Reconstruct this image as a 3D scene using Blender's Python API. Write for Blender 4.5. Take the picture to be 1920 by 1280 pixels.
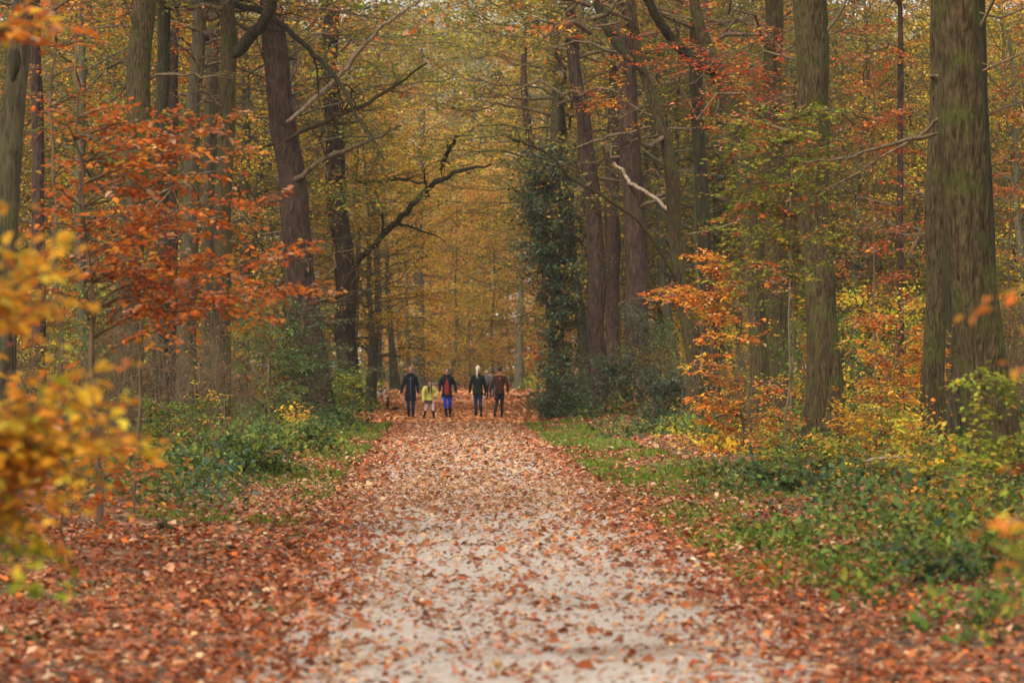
import bpy, math
import numpy as np
from math import radians, pi

S = bpy.context.scene
for o in list(bpy.data.objects): bpy.data.objects.remove(o)
# ------------------------------------------------------------------ camera
FPX, HOR, CX, CAMZ = 5333.0, 686.0, 960.0, 1.75
cd = bpy.data.cameras.new('camera'); cam = bpy.data.objects.new('camera', cd); S.collection.objects.link(cam)
cd.lens = 100; cd.sensor_width = 36; cd.clip_start = 0.1; cd.clip_end = 3000
cam.location = (0, 0, CAMZ); cam.rotation_euler = (radians(90) + math.atan(46 / FPX), 0, 0)
cd.dof.use_dof = True; cd.dof.focus_distance = 52; cd.dof.aperture_fstop = 2.8
S.camera = cam
# ------------------------------------------------------------------ sky, sun, exposure
SUN_EL, SUN_AZ = 44, -146          # azimuth measured from +Y towards +X: behind the camera on the left
W = bpy.data.worlds.new('World'); S.world = W; W.use_nodes = True
nt = W.node_tree; nt.nodes.clear()
sky = nt.nodes.new('ShaderNodeTexSky'); sky.sky_type = 'NISHITA'; sky.sun_disc = False
sky.sun_elevation = radians(SUN_EL); sky.sun_rotation = radians(SUN_AZ)
sky.air_density = 1.0; sky.dust_density = 4.0; sky.ozone_density = 1.0
mx = nt.nodes.new('ShaderNodeMix'); mx.data_type = 'RGBA'; mx.inputs[0].default_value = 0.75
mx.inputs[7].default_value = (7.0, 6.7, 6.1, 1)          # an even layer of bright cloud
bg = nt.nodes.new('ShaderNodeBackground'); bg.inputs[1].default_value = 0.11
wo = nt.nodes.new('ShaderNodeOutputWorld')
nt.links.new(sky.outputs[0], mx.inputs[6]); nt.links.new(mx.outputs[2], bg.inputs[0]); nt.links.new(bg.outputs[0], wo.inputs[0])
sl = bpy.data.lights.new('sun', 'SUN'); sun = bpy.data.objects.new('sun', sl); S.collection.objects.link(sun)
sl.energy = 1.5; sl.angle = radians(10); sl.color = (1, 0.93, 0.82)
el, az = radians(SUN_EL), radians(SUN_AZ)
from mathutils import Vector
sun.rotation_euler = Vector((-math.sin(az) * math.cos(el), -math.cos(az) * math.cos(el), -math.sin(el))).to_track_quat('-Z', 'Y').to_euler()
S.view_settings.view_transform = 'Standard'; S.view_settings.look = 'None'; S.view_settings.gamma = 1
S.view_settings.use_curve_mapping = False; S.view_settings.exposure = 1.3
S.cycles.max_bounces = 9; S.cycles.diffuse_bounces = 8; S.cycles.glossy_bounces = 2; S.cycles.transmission_bounces = 4
S.cycles.transparent_max_bounces = 4; S.cycles.volume_bounces = 0
S.cycles.caustics_reflective = False; S.cycles.caustics_refractive = False
S.cycles.use_denoising = True

# ------------------------------------------------------------------ helpers
def srgb(*c): return tuple(((v / 255) / 12.92 if v / 255 <= .04045 else ((v / 255 + .055) / 1.055) ** 2.4) for v in c)
def px(x, Y): return (x - CX) / FPX * Y
def pz(y, Y): return CAMZ + (HOR - y) / FPX * Y
def at(x, y, Y): return np.array([px(x, Y), Y, pz(y, Y)])
def xc(Y): return 0.58 - 0.0245 * Y                    # centre line of the path
def smooth(a, b, x): t = np.clip((x - a) / (b - a), 0, 1); return t * t * (3 - 2 * t)
def _h(ix, iy, s):
    v = np.sin(ix * 127.1 + iy * 311.7 + s * 74.7) * 43758.5453
    return v - np.floor(v)
def vnoise(x, y, s=0):
    x = np.asarray(x, float); y = np.asarray(y, float)
    ix, iy = np.floor(x), np.floor(y); fx, fy = x - ix, y - iy
    fx = fx * fx * (3 - 2 * fx); fy = fy * fy * (3 - 2 * fy)
    a, b, c, d = _h(ix, iy, s), _h(ix + 1, iy, s), _h(ix, iy + 1, s), _h(ix + 1, iy + 1, s)
    return (a * (1 - fx) + b * fx) * (1 - fy) + (c * (1 - fx) + d * fx) * fy
def fbm(x, y, s=0): return (vnoise(x, y, s) + .5 * vnoise(x * 2.1, y * 2.1, s + 1) + .25 * vnoise(x * 4.3, y * 4.3, s + 2)) / 1.75
def ground_z(x, y):
    x = np.asarray(x, float); y = np.asarray(y, float)
    d = np.abs(x - xc(y))
    e = smooth(1.9, 4.5, d)
    return e * (0.16 + 0.45 * (fbm(x / 3.3, y / 5, 3) - .5)) + 0.02 * (fbm(x * 1.3, y * 1.3, 9) - .5)

def norm(v):
    return v / np.maximum(np.linalg.norm(v, axis=-1, keepdims=True), 1e-9)
UP = np.array([0, 0, 1.0])

def tag(o, label=None, cat=None, group=None, kind=None):
    if label: o['label'] = label
    if cat: o['category'] = cat
    if group: o['group'] = group
    if kind: o['kind'] = kind
    return o
def link(o, parent=None):
    S.collection.objects.link(o)
    if parent is not None: o.parent = parent
    return o
def empty(name, loc, label=None, cat=None, group=None, rz=0):
    o = link(bpy.data.objects.new(name, None)); o.location = loc; o.rotation_euler = (0, 0, rz); o.empty_display_size = .3
    return tag(o, label, cat, group)
NTRI = [0]
def raw_mesh(name, V, F, mat, col=None, smooth_=True):
    """V (n,3); F (m,k) all the same size."""
    me = bpy.data.meshes.new(name)
    V = np.ascontiguousarray(V, dtype=np.float32); F = np.ascontiguousarray(F, dtype=np.int32)
    m, k = F.shape
    me.vertices.add(len(V)); me.vertices.foreach_set('co', V.ravel())
    me.loops.add(m * k); me.loops.foreach_set('vertex_index', F.ravel())
    me.polygons.add(m); me.polygons.foreach_set('loop_start', np.arange(0, m * k, k, dtype=np.int32))
    me.polygons.foreach_set('loop_total', np.full(m, k, np.int32))
    if smooth_: me.polygons.foreach_set('use_smooth', np.ones(m, bool))
    if col is not None:
        a = me.attributes.new('Col', 'FLOAT_COLOR', 'POINT')
        c4 = np.ones((len(V), 4), np.float32); c4[:, :3] = col
        a.data.foreach_set('color', c4.ravel())
    me.update(calc_edges=True)
    if mat: me.materials.append(mat)
    NTRI[0] += m * (k - 2)
    return me
def mesh_obj(name, me, parent=None): return link(bpy.data.objects.new(name, me), parent)

class Geo:
    """collects leaves and tubes"""
    def __init__(s, rng): s.rng = rng; s.T = []; s.L = []
    def tube(s, P, R, sides=5):            # P (K,n,3) R (K,n)
        P = np.asarray(P, float); R = np.asarray(R, float)
        if P.ndim == 2: P = P[None]; R = R[None]
        s.T.append((P, R, sides))
    def leaves(s, P, D, N, L, Wd, C): s.L.append((P, D, N, L, Wd, C))
    def tube_arrays(s):
        VV, FF, off = [], [], 0
        for P, R, sides in s.T:
            V, F = tube_geo(P, R, sides); VV.append(V); FF.append(F + off); off += len(V)
        return np.concatenate(VV), np.concatenate(FF)
    def leaf_arrays(s): return [np.concatenate([l[i] for l in s.L]) for i in range(6)]

def tube_geo(P, R, sides):
    K, n, _ = P.shape
    T = norm(np.gradient(P, axis=1))
    ref = np.where(np.abs(T[..., 2:3]) > .8, np.array([1.0, 0, 0]), UP)
    A = norm(np.cross(T, ref)); B = np.cross(T, A)
    if n > 2:                                   # keep frames from flipping along the tube
        for i in range(1, n):
            a = A[:, i - 1] - T[:, i] * np.sum(A[:, i - 1] * T[:, i], -1, keepdims=True)
            A[:, i] = norm(a); B[:, i] = np.cross(T[:, i], A[:, i])
    th = np.arange(sides) / sides * 2 * pi
    V = P[:, :, None] + R[:, :, None, None] * (A[:, :, None] * np.cos(th)[None, None, :, None] + B[:, :, None] * np.sin(th)[None, None, :, None])
    k, i, j = np.meshgrid(np.arange(K), np.arange(n - 1), np.arange(sides), indexing='ij')
    b = k * n * sides + i * sides; j2 = (j + 1) % sides
    F = np.stack([b + j, b + j2, b + sides + j2, b + sides + j], -1).reshape(-1, 4)
    return V.reshape(-1, 3), F

def leaf_geo(P, D, N, L, Wd, C, detailed=False):
    D = norm(D); Sd = norm(np.cross(D, N)); N = np.cross(Sd, D)
    L = L[:, None]; w = Wd[:, None] * .5; n = len(P)
    if not detailed:
        V = np.stack([P, P + D * L * .45 + Sd * w + N * w * .35, P + D * L - N * L * .08, P + D * L * .45 - Sd * w + N * w * .35], 1)
        b = np.arange(n)[:, None] * 4
        F = (b[:, None] + np.array([[0, 1, 2], [0, 2, 3]])).reshape(-1, 3); k = 4
    else:
        a1 = P + D * L * .28; a2 = P + D * L * .68 - N * L * .03; tip = P + D * L - N * L * .12
        V = np.stack([P, a1 + Sd * w + N * w * .4, a2 + Sd * w * .8 + N * w * .3, tip, a2 - Sd * w * .8 + N * w * .3, a1 - Sd * w + N * w * .4], 1)
        b = np.arange(n)[:, None] * 6
        F = (b[:, None] + np.array([[0, 1, 2], [0, 2, 3], [0, 3, 4], [0, 4, 5]])).reshape(-1, 3); k = 6
    return V.reshape(-1, 3), F, np.repeat(C, k, 0)
def leaf_mesh(name, arrs, mat, detailed=False):
    V, F, C = leaf_geo(*arrs, detailed=detailed)
    return raw_mesh(name, V, F, mat, C, smooth_=False)

# ------------------------------------------------------------------ materials
def new_mat(name):
    m = bpy.data.materials.new(name); m.use_nodes = True; nt = m.node_tree
    return m, nt, nt.nodes, nt.links, nt.nodes['Principled BSDF'], nt.nodes['Material Output']
def leaf_material(name, trans=.35, rough=.55, spec=.12):
    m, nt, N, Lk, bs, out = new_mat(name)
    a = N.new('ShaderNodeAttribute'); a.attribute_name = 'Col'
    no = N.new('ShaderNodeTexNoise'); no.inputs['Scale'].default_value = 35; no.inputs['Detail'].default_value = 2
    tc = N.new('ShaderNodeTexCoord'); Lk.new(tc.outputs['Object'], no.inputs['Vector'])
    mr = N.new('ShaderNodeMapRange'); mr.inputs[3].default_value = .72; mr.inputs[4].default_value = 1.28
    Lk.new(no.outputs['Fac'], mr.inputs[0])
    mu = N.new('ShaderNodeVectorMath'); mu.operation = 'SCALE'; Lk.new(a.outputs['Color'], mu.inputs[0]); Lk.new(mr.outputs[0], mu.inputs['Scale'])
    Lk.new(mu.outputs[0], bs.inputs['Base Color']); bs.inputs['Roughness'].default_value = rough
    bs.inputs['Specular IOR Level'].default_value = spec
    if trans:
        t = N.new('ShaderNodeBsdfTranslucent'); Lk.new(mu.outputs[0], t.inputs['Color'])
        mix = N.new('ShaderNodeMixShader'); mix.inputs[0].default_value = trans
        Lk.new(bs.outputs[0], mix.inputs[1]); Lk.new(t.outputs[0], mix.inputs[2]); Lk.new(mix.outputs[0], out.inputs['Surface'])
    return m
M_LEAF = leaf_material('autumn_leaf', trans=.45)
M_HOLLY = leaf_material('evergreen_leaf', trans=.08, rough=.36, spec=.32)
M_LITTER = leaf_material('fallen_leaf', trans=0.08, rough=.6, spec=.10)
M_GRASS = leaf_material('grass_blade', trans=.3, rough=.5)

def bark_material(name, dark, light, moss, mossamt, sx=16, sz=2.2, bump=.6, side=0.0):
    m, nt, N, Lk, bs, out = new_mat(name)
    tc = N.new('ShaderNodeTexCoord'); mp = N.new('ShaderNodeMapping'); mp.inputs['Scale'].default_value = (sx, sx, sz)
    Lk.new(tc.outputs['Object'], mp.inputs[0])
    n1 = N.new('ShaderNodeTexNoise'); n1.inputs['Scale'].default_value = 1; n1.inputs['Detail'].default_value = 5; n1.inputs['Distortion'].default_value = .6
    Lk.new(mp.outputs[0], n1.inputs['Vector'])
    vo = N.new('ShaderNodeTexVoronoi'); vo.feature = 'DISTANCE_TO_EDGE'; vo.inputs['Scale'].default_value = 1.1; Lk.new(mp.outputs[0], vo.inputs['Vector'])
    r = N.new('ShaderNodeValToRGB'); r.color_ramp.elements[0].position = .3; r.color_ramp.elements[1].position = .68
    r.color_ramp.elements[0].color = (*dark, 1); r.color_ramp.elements[1].color = (*light, 1)
    Lk.new(n1.outputs['Fac'], r.inputs[0])
    n2 = N.new('ShaderNodeTexNoise'); n2.inputs['Scale'].default_value = 2.6; n2.inputs['Detail'].default_value = 6; Lk.new(tc.outputs['Object'], n2.inputs['Vector'])
    r2 = N.new('ShaderNodeValToRGB'); r2.color_ramp.elements[0].position = .62 - mossamt * .3; r2.color_ramp.elements[1].position = .86 - mossamt * .3
    if side:                                   # moss grows on one side of the trunk
        sp_ = N.new('ShaderNodeSeparateXYZ'); Lk.new(tc.outputs['Normal'], sp_.inputs[0]); ms = N.new('ShaderNodeMapRange'); ms.inputs[1].default_value = .45; ms.inputs[2].default_value = 1.0; ms.inputs[4].default_value = side * .4
        Lk.new(sp_.outputs[0], ms.inputs[0]); ma = N.new('ShaderNodeMath'); ma.operation = 'ADD'; Lk.new(n2.outputs['Fac'], ma.inputs[0]); Lk.new(ms.outputs[0], ma.inputs[1]); Lk.new(ma.outputs[0], r2.inputs[0])
    else: Lk.new(n2.outputs['Fac'], r2.inputs[0])
    mxx = N.new('ShaderNodeMix'); mxx.data_type = 'RGBA'; Lk.new(r2.outputs[0], mxx.inputs[0]); Lk.new(r.outputs[0], mxx.inputs[6]); mxx.inputs[7].default_value = (*moss, 1)
    Lk.new(mxx.outputs[2], bs.inputs['Base Color']); bs.inputs['Roughness'].default_value = .9; bs.inputs['Specular IOR Level'].default_value = .08
    mm = N.new('ShaderNodeMath'); mm.operation = 'ADD'; Lk.new(n1.outputs['Fac'], mm.inputs[0]); Lk.new(vo.outputs['Distance'], mm.inputs[1])
    b = N.new('ShaderNodeBump'); b.inputs['Strength'].default_value = bump; b.inputs['Distance'].default_value = .04
    Lk.new(mm.outputs[0], b.inputs['Height']); Lk.new(b.outputs[0], bs.inputs['Normal'])
    return m
BARK = {
 'olive': bark_material('olive_bark', (.018, .013, .007), (.10, .072, .036), (.065, .072, .018), .35, sx=28, sz=5, bump=1.0, side=.5),
 'grey': bark_material('grey_bark', (.026, .022, .014), (.11, .090, .055), (.09, .085, .035), .4, sx=24, sz=3.5),
 'pine': bark_material('pine_bark', (.02, .013, .010), (.082, .050, .037), (.05, .042, .022), .2, sx=12, sz=3.6, bump=.9),
 'dark': bark_material('dark_bark', (.012, .011, .007), (.055, .045, .025), (.035, .042, .014), .3),
 'pale': bark_material('pale_bark', (.14, .10, .07), (.38, .29, .20), (.25, .20, .12), .1),
 'twig': bark_material('twig_bark', (.06, .04, .025), (.20, .14, .085), (.10, .09, .035), .3),
 'far': bark_material('far_bark', (.05, .045, .03), (.14, .115, .075), (.08, .085, .035), .5),
}
def litter_ground(name, cols, soil, green, gamt, vs=11.0, path=False):
    m, nt, N, Lk, bs, out = new_mat(name)
    tc = N.new('ShaderNodeTexCoord')
    wn = N.new('ShaderNodeTexNoise'); wn.inputs['Scale'].default_value = 9; Lk.new(tc.outputs['Object'], wn.inputs['Vector'])
    ad = N.new('ShaderNodeMix'); ad.data_type = 'RGBA'; ad.blend_type = 'LINEAR_LIGHT'; ad.inputs[0].default_value = .09
    Lk.new(tc.outputs['Object'], ad.inputs[6]); Lk.new(wn.outputs['Color'], ad.inputs[7])
    vo = N.new('ShaderNodeTexVoronoi'); vo.inputs['Scale'].default_value = vs; Lk.new(ad.outputs[2], vo.inputs['Vector'])
    se = N.new('ShaderNodeSeparateColor'); Lk.new(vo.outputs['Color'], se.inputs[0])
    r = N.new('ShaderNodeValToRGB'); r.color_ramp.interpolation = 'CONSTANT'
    while len(r.color_ramp.elements) < len(cols): r.color_ramp.elements.new(.5)
    for i, c in enumerate(cols): r.color_ramp.elements[i].position = i / len(cols); r.color_ramp.elements[i].color = (*c, 1)
    Lk.new(se.outputs[0], r.inputs[0])
    n2 = N.new('ShaderNodeTexNoise'); n2.inputs['Scale'].default_value = 1.1; n2.inputs['Detail'].default_value = 6; Lk.new(tc.outputs['Object'], n2.inputs['Vector'])
    r2 = N.new('ShaderNodeValToRGB'); r2.color_ramp.elements[0].position = .42; r2.color_ramp.elements[1].position = .56
    Lk.new(n2.outputs['Fac'], r2.inputs[0])
    m1 = N.new('ShaderNodeMix'); m1.data_type = 'RGBA'; Lk.new(r2.outputs[0], m1.inputs[0]); Lk.new(r.outputs[0], m1.inputs[6]); m1.inputs[7].default_value = (*soil, 1)
    n3 = N.new('ShaderNodeTexNoise'); n3.inputs['Scale'].default_value = .45; n3.inputs['Detail'].default_value = 5; Lk.new(tc.outputs['Object'], n3.inputs['Vector'])
    r3 = N.new('ShaderNodeValToRGB'); r3.color_ramp.elements[0].position = .62 - gamt * .3; r3.color_ramp.elements[1].position = .72 - gamt * .3
    Lk.new(n3.outputs['Fac'], r3.inputs[0])
    m2 = N.new('ShaderNodeMix'); m2.data_type = 'RGBA'; Lk.new(r3.outputs[0], m2.inputs[0]); Lk.new(m1.outputs[2], m2.inputs[6]); m2.inputs[7].default_value = (*green, 1)
    src = m2.outputs[2]
    n4 = N.new('ShaderNodeTexNoise'); n4.inputs['Scale'].default_value = 60; n4.inputs['Detail'].default_value = 4; Lk.new(tc.outputs['Object'], n4.inputs['Vector'])
    if path:                                   # fine grit
        mr = N.new('ShaderNodeMapRange'); mr.inputs[1].default_value = .3; mr.inputs[2].default_value = .7; mr.inputs[3].default_value = .6; mr.inputs[4].default_value = 1.25
        Lk.new(n4.outputs['Fac'], mr.inputs[0]); mu = N.new('ShaderNodeVectorMath'); mu.operation = 'SCALE'
        Lk.new(src, mu.inputs[0]); Lk.new(mr.outputs[0], mu.inputs['Scale']); src = mu.outputs[0]
    Lk.new(src, bs.inputs['Base Color']); bs.inputs['Roughness'].default_value = .8; bs.inputs['Specular IOR Level'].default_value = .2
    ah = N.new('ShaderNodeMath'); ah.operation = 'ADD'; Lk.new(vo.outputs['Distance'], ah.inputs[0]); Lk.new(n4.outputs['Fac'], ah.inputs[1])
    b = N.new('ShaderNodeBump'); b.inputs['Strength'].default_value = .5; b.inputs['Distance'].default_value = .02; Lk.new(ah.outputs[0], b.inputs['Height']); Lk.new(b.outputs[0], bs.inputs['Normal'])
    return m
M_GROUND = litter_ground('forest_floor', [(.26, .085, .03), (.34, .15, .07), (.16, .06, .03), (.36, .12, .035), (.10, .05, .03), (.30, .19, .11)], (.09, .055, .032), (.06, .09, .02), .25)
M_PATH = litter_ground('sandy_path', [(.44, .37, .315), (.38, .32, .27), (.47, .40, .345), (.33, .26, .21)], (.42, .355, .30), (.25, .18, .13), .12, vs=14, path=True)
def plain(name, c, rough=.7, spec=.3, noise=.25, ns=30):
    m, nt, N, Lk, bs, out = new_mat(name)
    tc = N.new('ShaderNodeTexCoord'); no = N.new('ShaderNodeTexNoise'); no.inputs['Scale'].default_value = ns; no.inputs['Detail'].default_value = 3
    Lk.new(tc.outputs['Object'], no.inputs['Vector'])
    r = N.new('ShaderNodeValToRGB'); r.color_ramp.elements[0].color = (*[v * (1 - noise) for v in c], 1); r.color_ramp.elements[1].color = (*[min(1, v * (1 + noise)) for v in c], 1)
    r.color_ramp.elements[0].position = .3; r.color_ramp.elements[1].position = .7
    Lk.new(no.outputs['Fac'], r.inputs[0]); Lk.new(r.outputs[0], bs.inputs['Base Color'])
    b = N.new('ShaderNodeBump'); b.inputs['Strength'].default_value = .3; b.inputs['Distance'].default_value = .01; Lk.new(no.outputs['Fac'], b.inputs['Height']); Lk.new(b.outputs[0], bs.inputs['Normal'])
    bs.inputs['Roughness'].default_value = rough; bs.inputs['Specular IOR Level'].default_value = spec
    return m

# ------------------------------------------------------------------ palettes: (weight, rgb)
PAL = {
 'orange': [(4, (.62, .19, .030)), (3, (.55, .13, .025)), (2, (.66, .28, .04)), (1, (.40, .09, .025)), (1, (.60, .33, .20))],
 'rust':   [(4, (.46, .12, .028)), (3, (.36, .075, .022)), (3, (.56, .18, .04)), (1, (.50, .26, .14))],
 'red':    [(4, (.48, .075, .025)), (2, (.38, .05, .02)), (2, (.55, .13, .035)), (1, (.50, .20, .10))],
 'yellow': [(4, (.74, .44, .035)), (3, (.70, .36, .03)), (2, (.56, .42, .04)), (1, (.36, .33, .03)), (1, (.70, .27, .03))],
 'amber': [(4, (.84, .36, .07)), (3, (.85, .44, .10)), (2, (.80, .27, .05)), (2, (.80, .50, .18))],
 'gold':   [(4, (.66, .30, .03)), (3, (.70, .38, .04)), (2, (.60, .20, .03)), (1, (.45, .32, .04))],
 'lime':   [(4, (.34, .38, .03)), (3, (.24, .30, .03)), (2, (.45, .38, .04)), (1, (.14, .20, .03))],
 'olive':  [(4, (.22, .19, .03)), (3, (.29, .23, .035)), (3, (.15, .16, .03)), (1, (.36, .18, .04)), (1, (.10, .13, .03))],
 'oakgold':[(4, (.34, .24, .03)), (3, (.26, .21, .03)), (2, (.42, .23, .035)), (2, (.17, .18, .03)), (1, (.46, .18, .04))],
 'brown':  [(4, (.20, .10, .045)), (3, (.15, .08, .035)), (2, (.26, .13, .05)), (1, (.12, .09, .03))],
 'green':  [(4, (.09, .15, .025)), (3, (.13, .19, .03)), (2, (.06, .10, .022)), (1, (.24, .22, .03))],
 'yelgreen': [(4, (.20, .24, .03)), (3, (.28, .28, .035)), (2, (.12, .17, .03)), (2, (.42, .28, .04))],
 'holly':  [(4, (.032, .068, .030)), (3, (.052, .095, .042)), (2, (.018, .034, .017)), (1, (.07, .09, .03))],
 'yew':    [(4, (.065, .13, .040)), (3, (.095, .165, .05)), (2, (.038, .08, .028))],
 'bramble':[(4, (.055, .095, .025)), (3, (.085, .13, .030)), (1, (.05, .09, .055)), (2, (.16, .19, .03)), (1, (.22, .10, .03))],
 'litter': [(4, (.32, .085, .030)), (3, (.40, .14, .06)), (4, (.22, .06, .026)), (2, (.46, .23, .12)), (1, (.52, .33, .20)), (1, (.15, .06, .03)), (1, (.55, .15, .03))],
 'litter2':[(4, (.55, .20, .07)), (3, (.60, .27, .11)), (2, (.42, .13, .045)), (2, (.62, .33, .17))],
 'litterb':[(4, (.36, .17, .085)), (3, (.46, .26, .14)), (2, (.26, .11, .05)), (2, (.54, .34, .20))],
 'grass':  [(4, (.12, .21, .018)), (3, (.16, .25, .02)), (2, (.06, .10, .018)), (2, (.20, .19, .05)), (1, (.26, .16, .07))],
}
def pick(rng, pal, n, clump=None, K=None):
    """colours for n leaves; clump (n,) ids give neighbours the same main colour"""
    p = PAL[pal]; w = np.array([q[0] for q in p], float); w /= w.sum(); c = np.array([q[1] for q in p])
    i = rng.choice(len(p), n, p=w)
    if clump is not None:
        ci = rng.choice(len(p), K, p=w)[clump]; i = np.where(rng.random(n) < .65, ci, i); kb = np.exp(rng.normal(0, .22, K))[clump][:, None]
    else: kb = 1.0
    return np.clip(c[i] * kb * np.exp(rng.normal(0, .16, (n, 1))) * (1 + rng.normal(0, .06, (n, 3))), .004, .85)

# ------------------------------------------------------------------ foliage growth
def curve(p0, p1, n, rng, bow=.08, wob=.03):
    p0, p1 = np.asarray(p0, float), np.asarray(p1, float); t = np.linspace(0, 1, n)[:, None]; L = np.linalg.norm(p1 - p0)
    P = p0 + (p1 - p0) * t + UP * (bow * L * np.sin(t * pi))
    w = np.cumsum(rng.normal(0, 1, (n, 3)), 0); w -= w[0] + (w[-1] - w[0]) * t
    return P + w * wob * L
def spray(g, p0, p1, r0, leaf, pal, sp=.14, lsp=.05, sl=.42, bow=.08, droop=.10, flat=.3, scat=.05, t0=.15, twigs=True, wr=.62, wob=.025, ang=50, mix=None):
    """a near-flat leafy spray along a branch from p0 to p1"""
    rng = g.rng; n = 8; P = curve(p0, p1, n, rng, bow, wob)
    L = np.linalg.norm(P[-1] - P[0]) + 1e-6
    g.tube(P, r0 * (1 - .85 * np.linspace(0, 1, n)), 4)
    ts = np.arange(t0, 1.0, sp / L); ts = np.clip(ts + rng.uniform(-.4, .4, len(ts)) * sp / L, 0, .995); K = len(ts)
    if K == 0: return
    f = ts * (n - 1); i = np.minimum(f.astype(int), n - 2); fr = (f - i)[:, None]
    B = P[i] * (1 - fr) + P[i + 1] * fr; T = norm(P[i + 1] - P[i])
    side = np.where(np.arange(K) % 2, 1, -1)[:, None] * norm(np.cross(T, UP) + 1e-6)
    a = np.radians(ang + rng.normal(0, 12, K))[:, None]
    D = norm(T * np.cos(a) + side * np.sin(a) + UP * rng.normal(0, flat, (K, 1)))
    SL = np.maximum(sl * L * (1.08 - ts) ** .8 * rng.uniform(.6, 1.25, K), lsp * 1.5)
    if twigs:
        lo_ = getattr(g, 'low', False); tt = (np.array([0, 1.0]) if lo_ else np.array([0, .5, 1.0]))[None, :, None]
        Pt = B[:, None] + D[:, None] * SL[:, None, None] * tt - UP * (droop * SL[:, None, None] * tt ** 2)
        g.tube(Pt, np.maximum(r0 * .28, .0022) * np.ones((K, 2 if lo_ else 3)) * np.array([1, .4] if lo_ else [1, .7, .35]), 3)
    M = np.maximum((SL / lsp).astype(int), 1) + 1
    ids = np.repeat(np.arange(K), M); n_ = len(ids)
    k = np.arange(n_) - np.repeat(np.cumsum(M) - M, M)
    t = (k + rng.uniform(.1, .9, n_)) / M[ids]
    lat = norm(np.cross(D, UP) + 1e-6)[ids] * np.where(k % 2, 1, -1)[:, None]
    s_ = SL[ids][:, None]; t_ = t[:, None]
    Q = B[ids] + D[ids] * s_ * t_ - UP * droop * s_ * t_ ** 2 + rng.normal(0, 1, (n_, 3)) * scat * np.array([1, 1, .6])
    aa = np.radians(50 + rng.normal(0, 18, n_))[:, None]
    Dl = D[ids] * np.cos(aa) + lat * np.sin(aa) + UP * rng.normal(-.12, flat, (n_, 1))
    Nl = UP + rng.normal(0, flat * 1.3, (n_, 3))
    Ls = leaf * np.exp(rng.normal(0, .22, n_))
    C = pick(rng, pal, n_, ids, K)
    if mix is not None:
        C2 = pick(rng, mix[0], n_, ids, K); C = np.where((rng.random(K) < mix[1])[ids][:, None], C2, C)
    g.leaves(Q, Dl, Nl, Ls, Ls * wr * rng.uniform(.8, 1.15, n_), C)

def crown_geo(g, h0, h1, rad, nl, nsp, leaf, pal, lsp, sp, splen=1.8, profile='dome', rise=.25, r0=.09, limbs=True, flat=.45, mix=None, scat=.12, wr=.7, cx=0, cy=0, trunk_top=None):
    rng = g.rng
    for i in range(nl):
        u = (i + rng.random()) / nl
        z = h0 + (h1 - h0) * u * .93
        f = math.sin(pi * min(1, (.18 + .82 * (1 - u)) ** .8) * .55 + .1) if profile == 'dome' else (1 - u) ** .7 + .12
        R = rad * f * rng.uniform(.65, 1.15); a = i * 2.39996 + rng.normal(0, .3)
        e = rise + (u - .3) * .8 + rng.normal(0, .12)
        d = np.array([math.cos(a) * math.cos(e), math.sin(a) * math.cos(e), math.sin(e)])
        p0 = np.array([cx, cy, z]); p1 = p0 + d * R
        P = curve(p0, p1, 7, rng, .05, .04)
        if limbs: g.tube(P, r0 * (1 - u * .6) * (1 - .8 * np.linspace(0, 1, 7)), 5)
        for k in range(nsp):
            t = .25 + .75 * (k + rng.random()) / nsp; f_ = t * 6; j = min(int(f_), 5); q = P[j] + (P[j + 1] - P[j]) * (f_ - j)
            aa = a + rng.normal(0, .8); ee = rng.normal(.05, .25)
            L = splen * rng.uniform(.6, 1.3)
            spray(g, q, q + L * np.array([math.cos(aa) * math.cos(ee), math.sin(aa) * math.cos(ee), math.sin(ee)]), .018, leaf, pal, sp=sp, lsp=lsp, flat=flat, scat=scat, mix=mix, wr=wr)

def bare_branch(g, p0, p1, r0, n=9, depth=2, kids=6, bow=.06, wob=.05, sides=6, r1=.2, spread=.9, klen=.45):
    """a limb with bare side twigs; returns its polyline"""
    rng = g.rng; P = curve(p0, p1, n, rng, bow, wob)
    poly_branch(g, P, np.linspace(r0, r0 * r1, n), depth, kids, sides, spread, klen)
    return P
def poly_branch(g, P, R, depth=2, kids=7, sides=6, spread=.9, klen=.45, main=True):
    rng = g.rng; n = len(P)
    if main: g.tube(P, R, sides)
    L = np.linalg.norm(P[-1] - P[0])
    if depth <= 0: return
    for k in range(kids):
        t = rng.uniform(.15, .97); f = t * (n - 1); j = min(int(f), n - 2); q = P[j] + (P[j + 1] - P[j]) * (f - j)
        T = norm(P[j + 1] - P[j]); d = norm(T + rng.normal(0, spread, 3) * np.array([1, 1, .8]) + UP * .15)
        l = L * klen * rng.uniform(.4, 1.1) * (1.15 - t)
        bare_branch(g, q, q + d * l, max(R[j] * .45, .004), n=6, depth=depth - 1, kids=max(2, kids - 1), bow=.03, wob=.07, sides=max(3, sides - 2), spread=spread, klen=klen)

def finish(root, g, bark, leafmat, crown_name='crown', branch_name='branches', detailed=False, leafkind=None):
    if g.T:
        V, F = g.tube_arrays(); V = V - np.array(root.location)
        mesh_obj(branch_name, raw_mesh(branch_name, V, F, bark), root)
    if g.L:
        A = g.leaf_arrays(); A[0] = A[0] - np.array(root.location)
        o = mesh_obj(crown_name, leaf_mesh(crown_name, A, leafmat, detailed), root)
        if leafkind: o['kind'] = leafkind

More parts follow.
